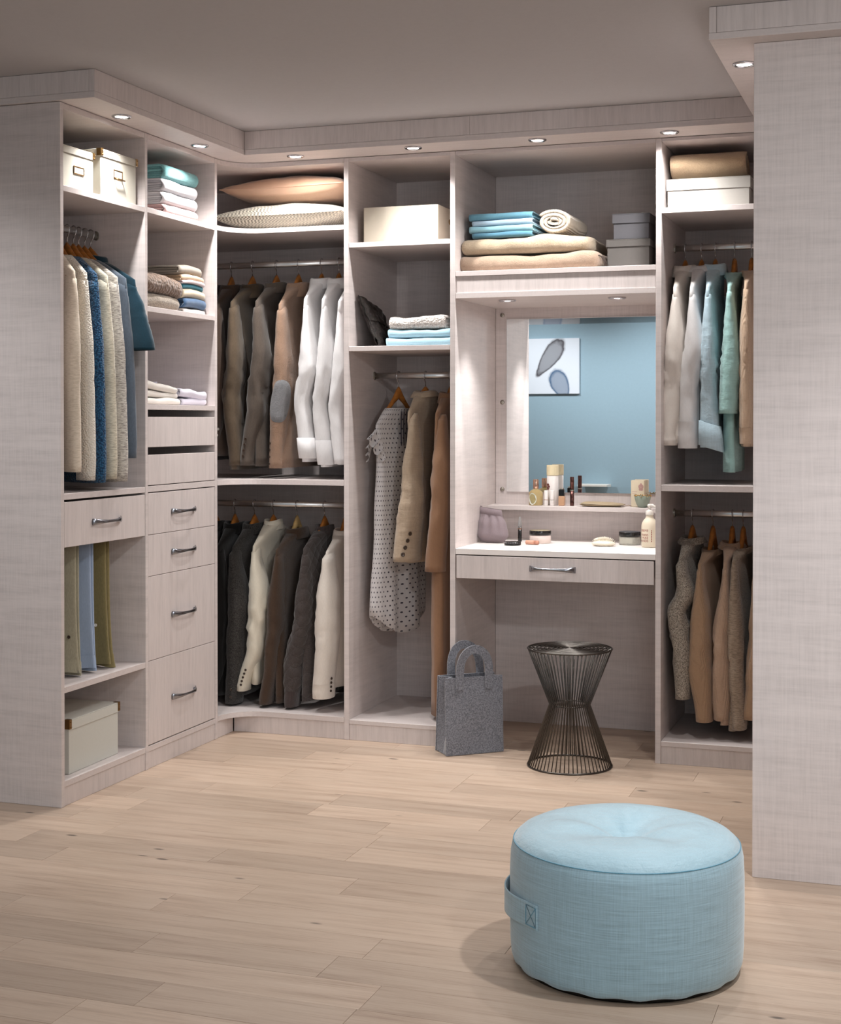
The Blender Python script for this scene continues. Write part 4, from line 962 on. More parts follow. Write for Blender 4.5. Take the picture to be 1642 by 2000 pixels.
folded('folded_shirt', 'lilac white folded shirt under another at right', 'shirt', GS3, (-2.704, 5.125, 1.3225), RL_, 0.20, 0.33, 0.026, F_LW, 2, 34, lump=0.006)
g = folded('folded_shirt', 'lilac white folded shirt with raised collar on the right pile', 'shirt', GS3, (-2.700, 5.118, 1.350), RL_, 0.21, 0.33, 0.030, F_LW, 2, 35, lump=0.008, tilt=-0.008)
cpts = []
V_, F_ = [], []
for i in range(13):
    a = PI * i / 12
    for j in range(4):
        f = j / 3; V_.append((-0.05 + 0.05 * math.cos(a) * (1 + 0.1 * f), 0.17 + 0.05 * math.sin(a), 0.036 + 0.022 * f + 0.008))
for i in range(12):
    for j in range(3): F_.append([i * 4 + j, i * 4 + j + 1, (i + 1) * 4 + j + 1, (i + 1) * 4 + j])
c_ = new_obj('collar', V_, F_, F_LW, g, True); so = c_.modifiers.new('thickness', 'SOLIDIFY'); so.thickness = 0.004

# tall unit shelf: folded knits and black clutch
GS4 = 'folded knits beside the black clutch'
T_PB = fabric('ice_blue_jersey', (168, 206, 222), 'weave', amt=0.04); T_WK = fabric('white_moss_knit', (222, 216, 210), 'knit', (196, 188, 182), amt=0.04, scale=0.8)
folded('folded_sweater', 'ice blue folded top at the bottom, lying on the shelf', 'top', GS4, (-1.900, 5.455, 1.5565), 0, 0.275, 0.33, 0.032, T_PB, 2, 41, lump=0.006)
folded('folded_sweater', 'ice blue folded top directly under the white knit', 'top', GS4, (-1.898, 5.458, 1.5895), 0, 0.262, 0.32, 0.034, T_PB, 2, 42, lump=0.007)
folded('folded_sweater', 'white moss stitch sweater folded on the ice blue tops', 'sweater', GS4, (-1.908, 5.456, 1.6245), 0, 0.232, 0.31, 0.050, T_WK, 2, 43, lump=0.010)
m_cl, nt, p = base_mat('black_crinkled_leather', 0.22, 0, lin((34, 26, 22)))
bump(nt, p, noise_n(nt, mapped(nt, (26, 26, 26)), 1, 6, 0.7), 1.0, 0.02)
cl_ = thing('clutch_bag', 'black crinkled leather clutch leaning on the left panel', 'clutch', (-2.070, 5.58, 1.557), 0)
V_, F_ = [], []
K = 36
for sd in (0, 1):
    for i in range(K + 1):
        for j in range(K + 1):
            s_, t_ = i / K, j / K
            th_ = 0.022 * ((1 - (2 * s_ - 1) ** 2) * (1 - (2 * t_ - 1) ** 4)) ** 0.45
            yy = lerp(-0.125, 0.135, s_); zz = t_ * lerp(0.205, 0.165, s_) + 0.003
            lean = -0.085 * t_ - 0.012 * s_
            V_.append((lean + (th_ if sd else -th_) + 0.012 * nz(yy * 24, zz * 24, sd) + 0.006 * nz(yy * 60, zz * 60, sd), yy, zz + 0.004 * nz(yy * 20, 3, 1) * t_))
n1 = (K + 1) ** 2
for sd in (0, 1):
    for i in range(K):
        for j in range(K):
            q = [sd * n1 + i * (K + 1) + j, sd * n1 + i * (K + 1) + j + 1, sd * n1 + (i + 1) * (K + 1) + j + 1, sd * n1 + (i + 1) * (K + 1) + j]
            F_.append(q)
fixnormals(new_obj('pouch_body', V_, F_, m_cl, cl_, True))
# flap folded over its face
fl_ = [(V_[n1 + i * (K + 1) + j][0] + 0.004, V_[n1 + i * (K + 1) + j][1], V_[n1 + i * (K + 1) + j][2]) for i in range(K + 1) for j in range(K // 2, K + 1)]
c2 = K - K // 2 + 1
new_obj('flap', fl_, [[i * c2 + j, i * c2 + j + 1, (i + 1) * c2 + j + 1, (i + 1) * c2 + j] for i in range(K) for j in range(c2 - 1)], m_cl, cl_, True)

# ------------------------------------------------------------------ boxes
def storage_box(name, label, loc, rot, w_, d, h, lid_h, mat, over=0.004, corners=None, holder=None, lidmat=None, eyelet=None, pull=False):
    """origin bottom centre of the front; local -Y is the front"""
    t = thing(name, label, 'box', loc, rot)
    box('body', mat, t, -w_ / 2, w_ / 2, 0, d, 0, h - 0.004, b=0.0015)
    lid = None
    if lid_h:
        m = MB(); a, b_ = w_ / 2 + over, over
        m.box(-a, a, -b_, d + b_, h - 0.0035, h, b=0.001)
        m.box(-a, a, -b_, -b_ + 0.0028, h - lid_h, h - 0.0036); m.box(-a, a, d + b_ - 0.0028, d + b_, h - lid_h, h - 0.0036)
        m.box(-a, -a + 0.0028, -b_ + 0.003, d + b_ - 0.003, h - lid_h, h - 0.0036); m.box(a - 0.0028, a, -b_ + 0.003, d + b_ - 0.003, h - lid_h, h - 0.0036)
        lid = m.obj('lid', lidmat or mat, t)
    if corners:
        for sx in (-1, 1):
            for zz, sz in ((h - lid_h * 0.9, 0.9),):
                m = MB(); x = sx * (w_ / 2 + over)
                xa, xb = sorted((x + sx * 0.001, x - sx * 0.013))
                m.box(xa, xb, -over - 0.0018, -over - 0.0004, zz, h + 0.0008)
                xa, xb = sorted((x + sx * 0.0005, x + sx * 0.0018))
                m.box(xa, xb, -over - 0.0018, 0.013, zz, h + 0.0008)
                xa, xb = sorted((x + sx * 0.0015, x - sx * 0.014))
                m.box(xa, xb, -over - 0.0018, 0.014, h + 0.0002, h + 0.0016)
                br = m.obj('corner_bracket', corners, lid)
                for dx, dz in ((0.004, 0.2), (0.009, 0.2), (0.004, 0.75)):
                    button_obj((x - sx * dx, -over - 0.0022, lerp(zz, h, dz)), (0, -1, 0), 0.0014, corners, lid, 'rivet')
    if holder:
        hx, hz, hw_, hh_ = holder
        m = MB()
        m.box(hx - hw_, hx + hw_, -0.003, -0.0004, hz + hh_ - 0.0035, hz + hh_); m.box(hx - hw_, hx + hw_, -0.003, -0.0004, hz - hh_, hz - hh_ + 0.0035)
        m.box(hx - hw_, hx - hw_ + 0.0035, -0.003, -0.0004, hz - hh_ + 0.0036, hz + hh_ - 0.0036); m.box(hx + hw_ - 0.0035, hx + hw_, -0.003, -0.0004, hz - hh_ + 0.0036, hz + hh_ - 0.0036)
        fr = m.obj('label_holder', M_BRASS, t)
        box('label_card', M_WHITE, fr, hx - hw_ + 0.0036, hx + hw_ - 0.0036, -0.0014, -0.0004, hz - hh_ + 0.0036, hz + hh_ - 0.0036)
        if pull:
            tube('pull', M_BRASS, fr, [(hx - hw_ * 0.8, -0.003, hz - hh_), (hx - hw_ * 0.8, -0.014, hz - hh_ - 0.004), (hx + hw_ * 0.8, -0.014, hz - hh_ - 0.004), (hx + hw_ * 0.8, -0.003, hz - hh_)], 0.0025, 8)
    if eyelet:
        ex, ez, r = eyelet
        pts = [(ex, d * 0.5 + r * math.cos(a), ez + r * 0.7 * math.sin(a)) for a in [2 * PI * k / 20 for k in range(20)]]
        tube('eyelet', M_BRASS, t, pts, 0.004, 8, True)
    return t
M_CBOX = plain('cream_card', (200, 195, 182), 0.55, grain=0.015); M_WBOX = plain('greyish_white_card', (206, 206, 198), 0.6, grain=0.015)
M_GBOX = plain('pale_grey_card', (158, 154, 148), 0.6, grain=0.02); M_DBOX = plain('slate_grey_card', (80, 79, 83), 0.6, grain=0.03); M_DBOX2 = plain('taupe_grey_card', (82, 78, 75), 0.6, grain=0.03)
M_PBOX = plain('pale_parchment_card', (194, 185, 169), 0.6, grain=0.03, gs=30)
storage_box('storage_box', 'cream lidded box with label card, left of its twin', (-2.702, 4.279, 2.0325), RL_, 0.216, 0.34, 0.141, 0.024, M_CBOX, corners=M_BRASS, holder=(0.018, 0.068, 0.032, 0.0135))
storage_box('storage_box', 'cream lidded box with label card and metal pull', (-2.689, 4.533, 2.0325), RL_, 0.236, 0.34, 0.163, 0.026, M_CBOX, corners=M_BRASS, holder=(-0.006, 0.090, 0.030, 0.0150), pull=True)
storage_box('storage_box', 'greyish white lidded box with brass corners on the bottom board', (-2.715, 4.408, 0.0835), RL_ + 0.03, 0.330, 0.38, 0.182, 0.034, M_WBOX, corners=M_BRASS)
storage_box('storage_box', 'pale parchment box with eyelet handle in the tall unit', (-1.981, 5.475, 1.9645), 0.0, 0.312, 0.30, 0.150, 0, M_PBOX, eyelet=(0.157, 0.095, 0.012))
storage_box('storage_box', 'taupe grey lidded box, lower of two beside the blankets', (-1.085, 5.53, 1.8375), 0.0, 0.160, 0.26, 0.113, 0.028, M_DBOX2)
storage_box('storage_box', 'slate grey lidded box stacked on the taupe grey one', (-1.075, 5.535, 1.9515), 0.0, 0.135, 0.24, 0.096, 0.036, M_DBOX)
storage_box('storage_box', 'pale grey lidded box under the tan blanket', (-0.777, 5.47, 2.0445), 0.0, 0.298, 0.30, 0.112, 0.042, M_GBOX)

# ------------------------------------------------------------------ pillows
def pillow(label, loc, rot, w_, d, h, mat, seed, K=34):
    t = thing('pillow', label, 'pillow', loc, rot, 'pillows on the corner shelf')
    V_, F_ = [], []
    for sd in (1, -1):
        for i in range(K + 1):
            for j in range(K + 1):
                a, b_ = -1 + 2 * i / K, -1 + 2 * j / K
                x = a * w_ / 2 * (1 - 0.07 * (1 - b_ * b_)); y = b_ * d / 2 * (1 - 0.09 * (1 - a * a))
                th_ = max(0, (1 - a * a) * (1 - b_ * b_)) ** 0.42
                wr = 0.006 * nz(a * 3 + seed, b_ * 3, seed) * th_ + 0.004 * math.sin(a * 26 + seed + 3 * b_) * (1 - th_) * (b_ * b_) * th_
                f = th_ * h / 2
                z_ = (f + wr) if sd > 0 else -min(f * 0.95, h * 0.44)
                V_.append((x, y, z_))
    n1 = (K + 1) ** 2
    for sd in (0, 1):
        for i in range(K):
            for j in range(K):
                F_.append([sd * n1 + i * (K + 1) + j, sd * n1 + i * (K + 1) + j + 1, sd * n1 + (i + 1) * (K + 1) + j + 1, sd * n1 + (i + 1) * (K + 1) + j])
    fixnormals(new_obj('cushion', V_, F_, mat, t, True))
    pts = []
    for i in range(K): pts.append(V_[i * (K + 1)])
    for j in range(K): pts.append(V_[K * (K + 1) + j])
    for i in range(K, 0, -1): pts.append(V_[i * (K + 1) + K])
    for j in range(K, 0, -1): pts.append(V_[j])
    tube('seam', mat, t, pts, 0.0022, 6, True)
    return t
m_sat, nt, p = base_mat('blush_satin', 0.36, 0, lin((196, 158, 132))); p.inputs['Sheen Weight'].default_value = 0.3
bump(nt, p, noise_n(nt, mapped(nt, (12, 12, 12)), 1, 5), 0.35, 0.01)
m_chk = fabric('grey_white_check', (214, 208, 192), 'check', (130, 124, 112))
pillow('blush satin pillow lying on the checked pillow', (-2.490, 5.69, 2.215), -0.03, 0.56, 0.44, 0.130, m_sat, 3)
pillow('fine grey and white checked pillow under the blush one', (-2.500, 5.665, 2.098), -0.02, 0.58, 0.46, 0.132, m_chk, 8)

# ------------------------------------------------------------------ blankets
def blanket(label, loc, w_, d, h, mat, seed, group=None, tilt=0, lump=0.012):
    t = thing('folded_blanket', label, 'blanket', loc, 0, group)
    K = 20
    prof = []
    r = h / 2
    for k in range(8): prof.append((lerp(d - r, r, k / 7), h))
    for k in range(1, K // 2): a = PI / 2 + PI * k / (K // 2); prof.append((r + r * math.cos(a), r + r * math.sin(a)))
    for k in range(8): prof.append((lerp(r, d - r, k / 7), 0))
    for k in range(1, K // 2): a = -PI / 2 + PI * k / (K // 2); prof.append((d - r + r * math.cos(a), r + r * math.sin(a)))
    rings = []; N = 44
    for i in range(N + 1):
        s_ = i / N; x = -w_ / 2 + w_ * s_; q = 2 * s_ - 1
        e = max(0, (abs(q) - 0.9) / 0.1); sh = math.sqrt(max(0.0, 1 - e * e)) * 0.6 + 0.4
        row = []
        for y, z_ in prof:
            zz = r + (z_ - r) * sh
            n_ = lump * (nz(x * 5 + seed, y * 5, z_ * 12) + 0.5 * nz(x * 14, y * 14 + seed, z_ * 22))
            zz += n_ * (z_ / h) + tilt * q * z_ / h
            yy = y + 0.6 * n_ * (1 if y > d / 2 else -1) + (1 - sh) * 0.04 * (1 if y < d / 2 else -1)
            row.append((x, yy, max(0, zz)))
        rings.append(row)
    fixnormals(new_obj('blanket_body', *rings_vf(rings, True, True), mat, t, True))
    return t
B1 = fabric('fawn_mohair', (158, 136, 117), 'fuzzy', amt=0.16); B2 = fabric('beige_mohair', (178, 160, 136), 'fuzzy', amt=0.16)
B3 = fabric('oatmeal_knit', (190, 178, 162), 'rib', amt=0.08, scale=0.8); B4 = fabric('tan_fleece', (188, 162, 132), 'fuzzy', amt=0.10)
bb = blanket('fluffy fawn blanket, lower of two, with dark fringe', (-1.462, 5.455, 1.8375), 0.56, 0.40, 0.066, B1, 1)
fr = MB()
for k in range(34):
    yy = 0.02 + k * 0.0105; x0 = 0.272; ph = math.sin(k * 2.3)
    fr.add(*tube_vf([(x0, yy, 0.05 + 0.004 * ph), (x0 + 0.014, yy + 0.002 * ph, 0.045), (x0 + 0.024, yy + 0.003 * ph, 0.025 + 0.004 * ph), (x0 + 0.027, yy, 0.003)], 0.0022, 5))
fr.obj('fringe', plain('dark_brown_yarn', (52, 40, 34), 0.9), bb, True)['kind'] = 'stuff'
blanket('fluffy beige blanket resting on the fawn one', (-1.480, 5.462, 1.9055), 0.51, 0.38, 0.064, B2, 5)
def rolled(name, label, loc, rot, rx, rz, length, thick, turns, mat, axis='Y', lump=0.004, start=0.0, seed=1):
    t = thing(name, label, 'blanket', loc, rot)
    n = int(turns * 26); outer = []; inn = []
    for i in range(n + 1):
        f = i / n; a = start - f * turns * 2 * PI
        k = 1 - f * turns * thick * 1.12 / rx
        kz = 1 - f * turns * thick * 1.12 / rz * 0.98
        wob = 1 + 0.03 * nz(f * 9, seed, 2)
        p_ = (rx * max(0.05, k) * math.cos(a) * wob, rz * max(0.05, kz) * math.sin(a) * wob)
        q_ = (max(0.02, rx * max(0.05, k) - thick) * math.cos(a) * wob, max(0.02, rz * max(0.05, kz) - thick) * math.sin(a) * wob)
        outer.append(p_); inn.append(q_)
    prof = outer + inn[::-1]; rings = []; N = 16
    for i in range(N + 1):
        s_ = i / N; y = length * s_
        e = 1 - 0.02 * math.exp(-min(s_, 1 - s_) * 30)
        rings.append([(x * e + lump * nz(x * 12, y * 8, z_ * 12 + seed), y, z_ * e + lump * nz(x * 12 + 4, y * 8, z_ * 12)) for x, z_ in prof])
    V_, F_ = rings_vf(rings)
    m_ = len(outer); tot = len(prof)
    for ri in (0, N):
        for i in range(m_ - 1):
            q = [ri * tot + i, ri * tot + i + 1, ri * tot + tot - 2 - i, ri * tot + tot - 1 - i]
            F_.append(q if ri else q[::-1])
    o_ = fixnormals(new_obj('roll', V_, F_, mat, t, True)); return t
rolled('rolled_blanket', 'rolled oatmeal knit blanket showing its spiral end', (-1.366, 5.50, 2.024), 0, 0.072, 0.053, 0.30, 0.0135, 4.0, B3, start=2.6)
rolled('rolled_blanket', 'tan fleece blanket rolled up on the pale grey box', (-0.925, 5.60, 2.213), -PI / 2 + 0.05, 0.125, 0.052, 0.275, 0.014, 2.4, B4, start=1.2, lump=0.006, seed=4)
GS5 = 'folded blue sheets on the fluffy blankets'
BS1 = fabric('aqua_blue_cotton', (104, 154, 174), 'weave', amt=0.04); BS2 = fabric('pale_sky_cotton', (176, 202, 222), 'weave', amt=0.03); BS3 = fabric('light_aqua_cotton', (150, 198, 212), 'weave', amt=0.04); BS4 = fabric('mid_blue_cotton', (90, 136, 158), 'weave', amt=0.04)
z = 1.9735
for lb, mt, h, sd in (('mid blue folded sheet at the bottom of the blue stack', BS4, 0.021, 51), ('light aqua folded sheet second from the bottom of blue stack', BS3, 0.025, 52),
                      ('pale sky folded sheet second from the top of blue stack', BS2, 0.021, 53), ('aqua blue folded sheet on top of the blue stack', BS1, 0.026, 54)):
    folded('folded_sheet', lb, 'sheet', GS5, (-1.575 + 0.003 * math.sin(sd * 3), 5.495, z), 0.0, 0.255 - 0.012 * (sd % 2), 0.28, h, mt, 2, sd, lump=0.003, tilt=0.001); z += h + 0.0008

# ------------------------------------------------------------------ cosmetics
ZS, ZT = 0.9155, 0.7715
def text_on_cyl(txt, size, mat, parent, c, r, z, a_right, name='lettering', sx=1.0):
    """letters wrapped round a vertical cylinder, the last letter ending at angle a_right"""
    cu = bpy.data.curves.new('txt', 'FONT'); cu.body = txt; cu.size = size; cu.align_x = 'RIGHT'
    ob = bpy.data.objects.new('txt', cu); COL.objects.link(ob)
    dg = bpy.context.evaluated_depsgraph_get(); me = bpy.data.meshes.new_from_object(ob.evaluated_get(dg))
    bpy.data.objects.remove(ob)
    V_ = [(c[0] + (r + 0.0004) * math.cos(a_right + v.co.x * sx / r), c[1] + (r + 0.0004) * math.sin(a_right + v.co.x * sx / r), z + v.co.y) for v in me.vertices]
    F_ = [list(p_.vertices) for p_ in me.polygons]
    return new_obj(name, V_, F_, mat, parent)
def text_flat(txt, size, mat, parent, M, name='lettering'):
    cu = bpy.data.curves.new('txt', 'FONT'); cu.body = txt; cu.size = size; cu.align_x = 'CENTER'
    ob = bpy.data.objects.new('txt', cu); COL.objects.link(ob)
    dg = bpy.context.evaluated_depsgraph_get(); me = bpy.data.meshes.new_from_object(ob.evaluated_get(dg)); bpy.data.objects.remove(ob)
    return new_obj(name, [tuple(M @ v.co) for v in me.vertices], [list(p_.vertices) for p_ in me.polygons], mat, parent)
FRONT = Matrix(((1, 0, 0), (0, 0, -1), (0, 1, 0))).to_4x4()
M_GOLDLIQ = glass_mat('pale_gold_glass', (236, 216, 160), 0.03, 0.75); M_CLEAR = glass_mat('clear_glass', (236, 240, 240), 0.03, 0.85)
M_ROSE = plain('rose_gold_cap', (196, 160, 140), 0.25, 1.0); M_IVORY = plain('ivory_plastic', (226, 212, 176), 0.35); M_PEARL = plain('pearl_white_plastic', (228, 222, 218), 0.3)
M_BRONZE = plain('bronze_plum_metal', (92, 62, 58), 0.22, 0.9); M_NUDE = plain('nude_liquid', (188, 148, 116), 0.3); M_INK = plain('dark_ink', (40, 34, 32), 0.6); M_RED = plain('brick_red_ink', (150, 62, 48), 0.6)
M_PETAL = plain('dark_red_ink', (96, 28, 20), 0.6); M_PINKINK = plain('dusty_rose_ink', (190, 150, 142), 0.6)
t = thing('perfume_bottle', 'round glass perfume bottle with rose gold cap and oval label', 'perfume', (-1.535, 5.878, ZS))
lathe('bottle', M_GOLDLIQ, t, [(0.0, 0), (0.026, 0), (0.029, 0.003), (0.0295, 0.045), (0.027, 0.055), (0.019, 0.062), (0.011, 0.065), (0.009, 0.067), (0, 0.067)], 32)
lathe('cap', M_ROSE, t, [(0.0105, 0.0675), (0.0115, 0.069), (0.0115, 0.104), (0.010, 0.106), (0, 0.106)], 24)
ca = -PI / 2 - 0.28
V_ = []; 
for k in range(32):
    q = 2 * PI * k / 32; V_.append((0.0300 * math.cos(ca + 0.62 * math.cos(q)), 0.0300 * math.sin(ca + 0.62 * math.cos(q)), 0.027 + 0.024 * math.sin(q)))
new_obj('oval_label', V_, [list(range(32))], plain('label_paper', (214, 220, 214), 0.6), t)
t = thing('cosmetic_tube', 'tall ivory tube with ribbed cap and red flower print', 'cosmetic', (-1.471, 5.905, ZS))
lathe('tube_body', M_PEARL, t, [(0, 0), (0.0225, 0), (0.0238, 0.003), (0.0238, 0.120), (0.022, 0.1215), (0, 0.1215)], 32)
rings = []
for zz, k in ((0.122, 0.0235), (0.124, 0.0242), (0.162, 0.0242), (0.165, 0.0235)):
    rings.append([((k + 0.0006 * (j % 2)) * math.cos(2 * PI * j / 64), (k + 0.0006 * (j % 2)) * math.sin(2 * PI * j / 64), zz) for j in range(64)])
new_obj('cap', *rings_vf(rings, True, True), M_IVORY, t)
for k in range(6):
    q = 2 * PI * k / 6; V_ = []
    for i in range(12):
        b_ = 2 * PI * i / 12; x = 0.007 * math.cos(q) + 0.0055 * math.cos(b_); y_ = 0.007 * math.sin(q) + 0.0055 * math.sin(b_)
        an = -PI / 2 - 0.75 + x / 0.0238; V_.append((0.0241 * math.cos(an), 0.0241 * math.sin(an), 0.076 + 1.2 * y_))
    new_obj('printed_petal', V_, [list(range(12))], M_PETAL, t)
for i, xx in enumerate((-1.489, -1.464)):
    t = thing('lipstick', ('left' if i == 0 else 'right') + ' one of two pearl white lipsticks before the ivory tube', 'lipstick', (xx, 5.865, ZS), 0, 'pearl white lipsticks')
    lathe('case', M_PEARL, t, [(0, 0), (0.0086, 0), (0.0088, 0.001), (0.0088, 0.060), (0.0080, 0.062), (0, 0.062)], 24)
    lathe('base_ring', M_ROSE if i == 0 else M_NICKEL, t, [(0.00895, 0.022), (0.0091, 0.0225), (0.0091, 0.024), (0.00895, 0.0245)], 24)
t = thing('nail_varnish', 'small nude varnish bottle with black cap on cosmetics shelf', 'cosmetic', (-1.424, 5.873, ZS))
box('bottle', M_NUDE, t, -0.0125, 0.0125, -0.0125, 0.0125, 0, 0.040, b=0.003)
box('cap', M_BLACK, t, -0.0115, 0.0115, -0.0115, 0.0115, 0.0405, 0.066, b=0.0015)
lathe('cap_top', M_NICKEL, t, [(0.0085, 0.0662), (0.009, 0.067), (0.009, 0.072), (0, 0.0725)], 20)
t = thing('mascara', 'tall bronze plum mascara tube on the cosmetics shelf', 'mascara', (-1.383, 5.878, ZS))
lathe('barrel', M_BRONZE, t, [(0, 0), (0.0080, 0), (0.0086, 0.001), (0.0086, 0.066), (0, 0.066)], 24)
lathe('cap', M_BRONZE, t, [(0, 0.0665), (0.0084, 0.0665), (0.0084, 0.117), (0.0078, 0.1185), (0, 0.1185)], 24)
lathe('logo_band', M_NICKEL, t, [(0.0087, 0.061), (0.00885, 0.0615), (0.00885, 0.0655), (0.0087, 0.066)], 24)
M_POUCH = plain('olive_beige_satin', (158, 140, 112), 0.5, grain=0.05)
t = thing('cosmetic_case', 'flat olive beige satin case lying on the cosmetics shelf', 'case', (-1.256, 5.878, ZS), 0.03)
V_, F_ = [], []
K = 16
for sd in (0, 1):
    for i in range(K + 1):
        for j in range(K + 1):
            a, b_ = -1 + 2 * i / K, -1 + 2 * j / K; th_ = max(0, (1 - a ** 4) * (1 - b_ ** 4)) ** 0.5
            V_.append((a * 0.088, b_ * 0.042, (0.009 + 0.009 * th_ - 0.003 * a + 0.0012 * nz(a * 4, b_ * 4, 1)) if sd else 0.009 - 0.0085 * th_ - 0.000 * a))
n1 = (K + 1) ** 2
for sd in (0, 1):
    for i in range(K):
        for j in range(K): F_.append([sd * n1 + i * (K + 1) + j, sd * n1 + i * (K + 1) + j + 1, sd * n1 + (i + 1) * (K + 1) + j + 1, sd * n1 + (i + 1) * (K + 1) + j])
fixnormals(new_obj('case_body', V_, F_, M_POUCH, t, True))
tube('tassel_cord', plain('beige_cord', (170, 148, 128), 0.8), t, [(0.088, 0, 0.009), (0.097, 0.004, 0.004), (0.106, 0.0, 0.008), (0.115, 0.006, 0.003)], 0.002, 6)
t = thing('gift_box', 'small cream carton with printed pink flower beside the mint bowl', 'box', (-1.117, 5.912, ZS), -0.08)
box('carton', plain('cream_carton', (226, 212, 186), 0.6), t, -0.027, 0.027, -0.013, 0.013, 0, 0.107, b=0.0008)
for k in range(5):
    q = 2 * PI * k / 5 + 0.3
    V_ = [(0.014 + 0.006 * math.cos(q) + 0.0052 * math.cos(b_), -0.01325, 0.079 + 0.009 * math.sin(q) + 0.0075 * math.sin(b_)) for b_ in [2 * PI * i / 12 for i in range(12)]]
    new_obj('printed_petal', V_, [list(range(12))], M_PINKINK, t)
box('print_line', M_PINKINK, t, -0.023, -0.001, -0.0134, -0.0131, 0.060, 0.0615); box('print_line', M_PINKINK, t, -0.023, -0.006, -0.0134, -0.0131, 0.053, 0.054)
t = thing('flower_bowl', 'sage green petal bowl with gold beads on its rim', 'bowl', (-1.090, 5.862, ZS))
M_SAGE = plain('sage_ceramic', (140, 152, 138), 0.3)
rings = []
for zz, rb in ((0, 0.016), (0.004, 0.019), (0.014, 0.025), (0.028, 0.029), (0.040, 0.031), (0.0405, 0.029), (0.028, 0.0265), (0.010, 0.018), (0.008, 0.0)):
    rings.append([((rb + 0.0032 * abs(math.sin(4 * a)) * (zz / 0.04)) * math.cos(a), (rb + 0.0032 * abs(math.sin(4 * a)) * (zz / 0.04)) * math.sin(a), zz + 0.008 * abs(math.sin(4 * a)) * (zz / 0.04) ** 2) for a in [2 * PI * j / 64 for j in range(64)]])
fixnormals(new_obj('bowl', *rings_vf(rings, True, False), M_SAGE, t, True))
gb = MB()
for j in range(28):
    a = 2 * PI * j / 28; gb.add(*lathe_vf([(0, -0.0026), (0.0022, -0.0014), (0.0026, 0), (0.0022, 0.0014), (0, 0.0026)], 8, (0.0325 * math.cos(a), 0.0325 * math.sin(a), 0.0445 + 0.005 * abs(math.sin(4 * a)))))
gb.obj('gold_beads', plain('gold_bead', (190, 150, 90), 0.25, 1.0), t, True)['kind'] = 'stuff'

# on the table top
M_MAUVE = fabric('mauve_grey_satin', (136, 122, 126), 'weave', amt=0.04, rough=0.6)
t = thing('cosmetic_pouch', 'pleated mauve grey pouch leaning on the left panel', 'pouch', (-1.672, 5.70, ZT), -0.10)
V_, F_ = [], []
KI, KJ = 36, 16
for sd in (0, 1):
    for i in range(KI + 1):
        for j in range(KJ + 1):
            a, f = -1 + 2 * i / KI, j / KJ
            hwid = curve([(0, 0.052), (0.2, 0.066), (0.55, 0.060), (0.85, 0.047), (1, 0.048)], f)
            th_ = curve([(0, 0.012), (0.18, 0.034), (0.5, 0.030), (0.85, 0.012), (1, 0.007)], f) * max(0, 1 - a ** 4) ** 0.5
            pl = 0.006 * math.sin(a * 7.5 * (1 + 0.5 * f)) * (f / 0.8) ** 1.5 * (1 if f < 0.8 else 0)
            x = a * hwid - 0.022 * f * f + 0.004; zz = 0.004 + f * 0.132 + 0.006 * a * f * -1 - (0.004 * (1 - a * a) if f == 0 else 0)
            V_.append((x, (-th_ - pl * (1 - a ** 4)) if sd else th_ * 0.7, max(0.0005, zz)))
n1 = (KI + 1) * (KJ + 1)
lean = lambda v: (v[0], v[1] + 0.22 * v[2], v[2])
V_ = [lean(v) for v in V_]
for sd in (0, 1):
    for i in range(KI):
        for j in range(KJ): F_.append([sd * n1 + i * (KJ + 1) + j, sd * n1 + i * (KJ + 1) + j + 1, sd * n1 + (i + 1) * (KJ + 1) + j + 1, sd * n1 + (i + 1) * (KJ + 1) + j])
for i in range(KI): F_.append([i * (KJ + 1), (i + 1) * (KJ + 1), n1 + (i + 1) * (KJ + 1), n1 + i * (KJ + 1)])
fixnormals(new_obj('pouch_body', V_, F_, M_MAUVE, t, True))
bd = []
for f in (0.80, 0.81, 0.99, 1.0):
    off = 0.0 if f in (0.80, 1.0) else 0.0025
    bd.append([lean((0.049 * math.cos(a) * 1.02 - 0.022 * f * f + 0.004, (0.010 + off) * math.sin(a) - 0.002, 0.004 + f * 0.132 - 0.006 * math.cos(a) * f)) for a in [2 * PI * k / 32 for k in range(32)]])
fixnormals(new_obj('top_band', *rings_vf(bd), M_MAUVE, t, True))
tube('zip_tab', M_MAUVE, t, [lean((-0.060, 0.0, 0.136)), lean((-0.066, 0.0, 0.146)), lean((-0.058, 0.0, 0.142)), lean((-0.052, 0, 0.134))], 0.004, 8)
t = thing('lip_gloss', 'clear and black lip gloss wand standing behind the compact', 'lip gloss', (-1.579, 5.790, ZT))
lathe('barrel', M_BLACK, t, [(0, 0), (0.0075, 0), (0.008, 0.001), (0.008, 0.054), (0, 0.054)], 20)
lathe('clear_top', M_CLEAR, t, [(0, 0.0545), (0.0075, 0.0545), (0.0075, 0.075), (0.0055, 0.086), (0.004, 0.092), (0.0046, 0.097), (0.0035, 0.1), (0, 0.101)], 20)
lathe('collar_ring', M_ROSE, t, [(0.0081, 0.0500), (0.0084, 0.0505), (0.0084, 0.0535), (0.0081, 0.054)], 20)
t = thing('powder_compact', 'round black compact with tiny studs lying on table top', 'compact', (-1.560, 5.612, ZT))
lathe('case', M_BLACK, t, [(0, 0), (0.031, 0), (0.033, 0.002), (0.033, 0.0075)], 36); lathe('lid', M_BLACK, t, [(0.0335, 0.0078), (0.0338, 0.009), (0.0325, 0.0135), (0.028, 0.015), (0, 0.0155)], 36)
for k in range(9):
    a = -PI / 2 - 0.9 + k * 0.22
    button_obj((0.0338 * math.cos(a), 0.0338 * math.sin(a), 0.0104), (math.cos(a), math.sin(a), 0.2), 0.0017, M_CHROME, t, 'stud')
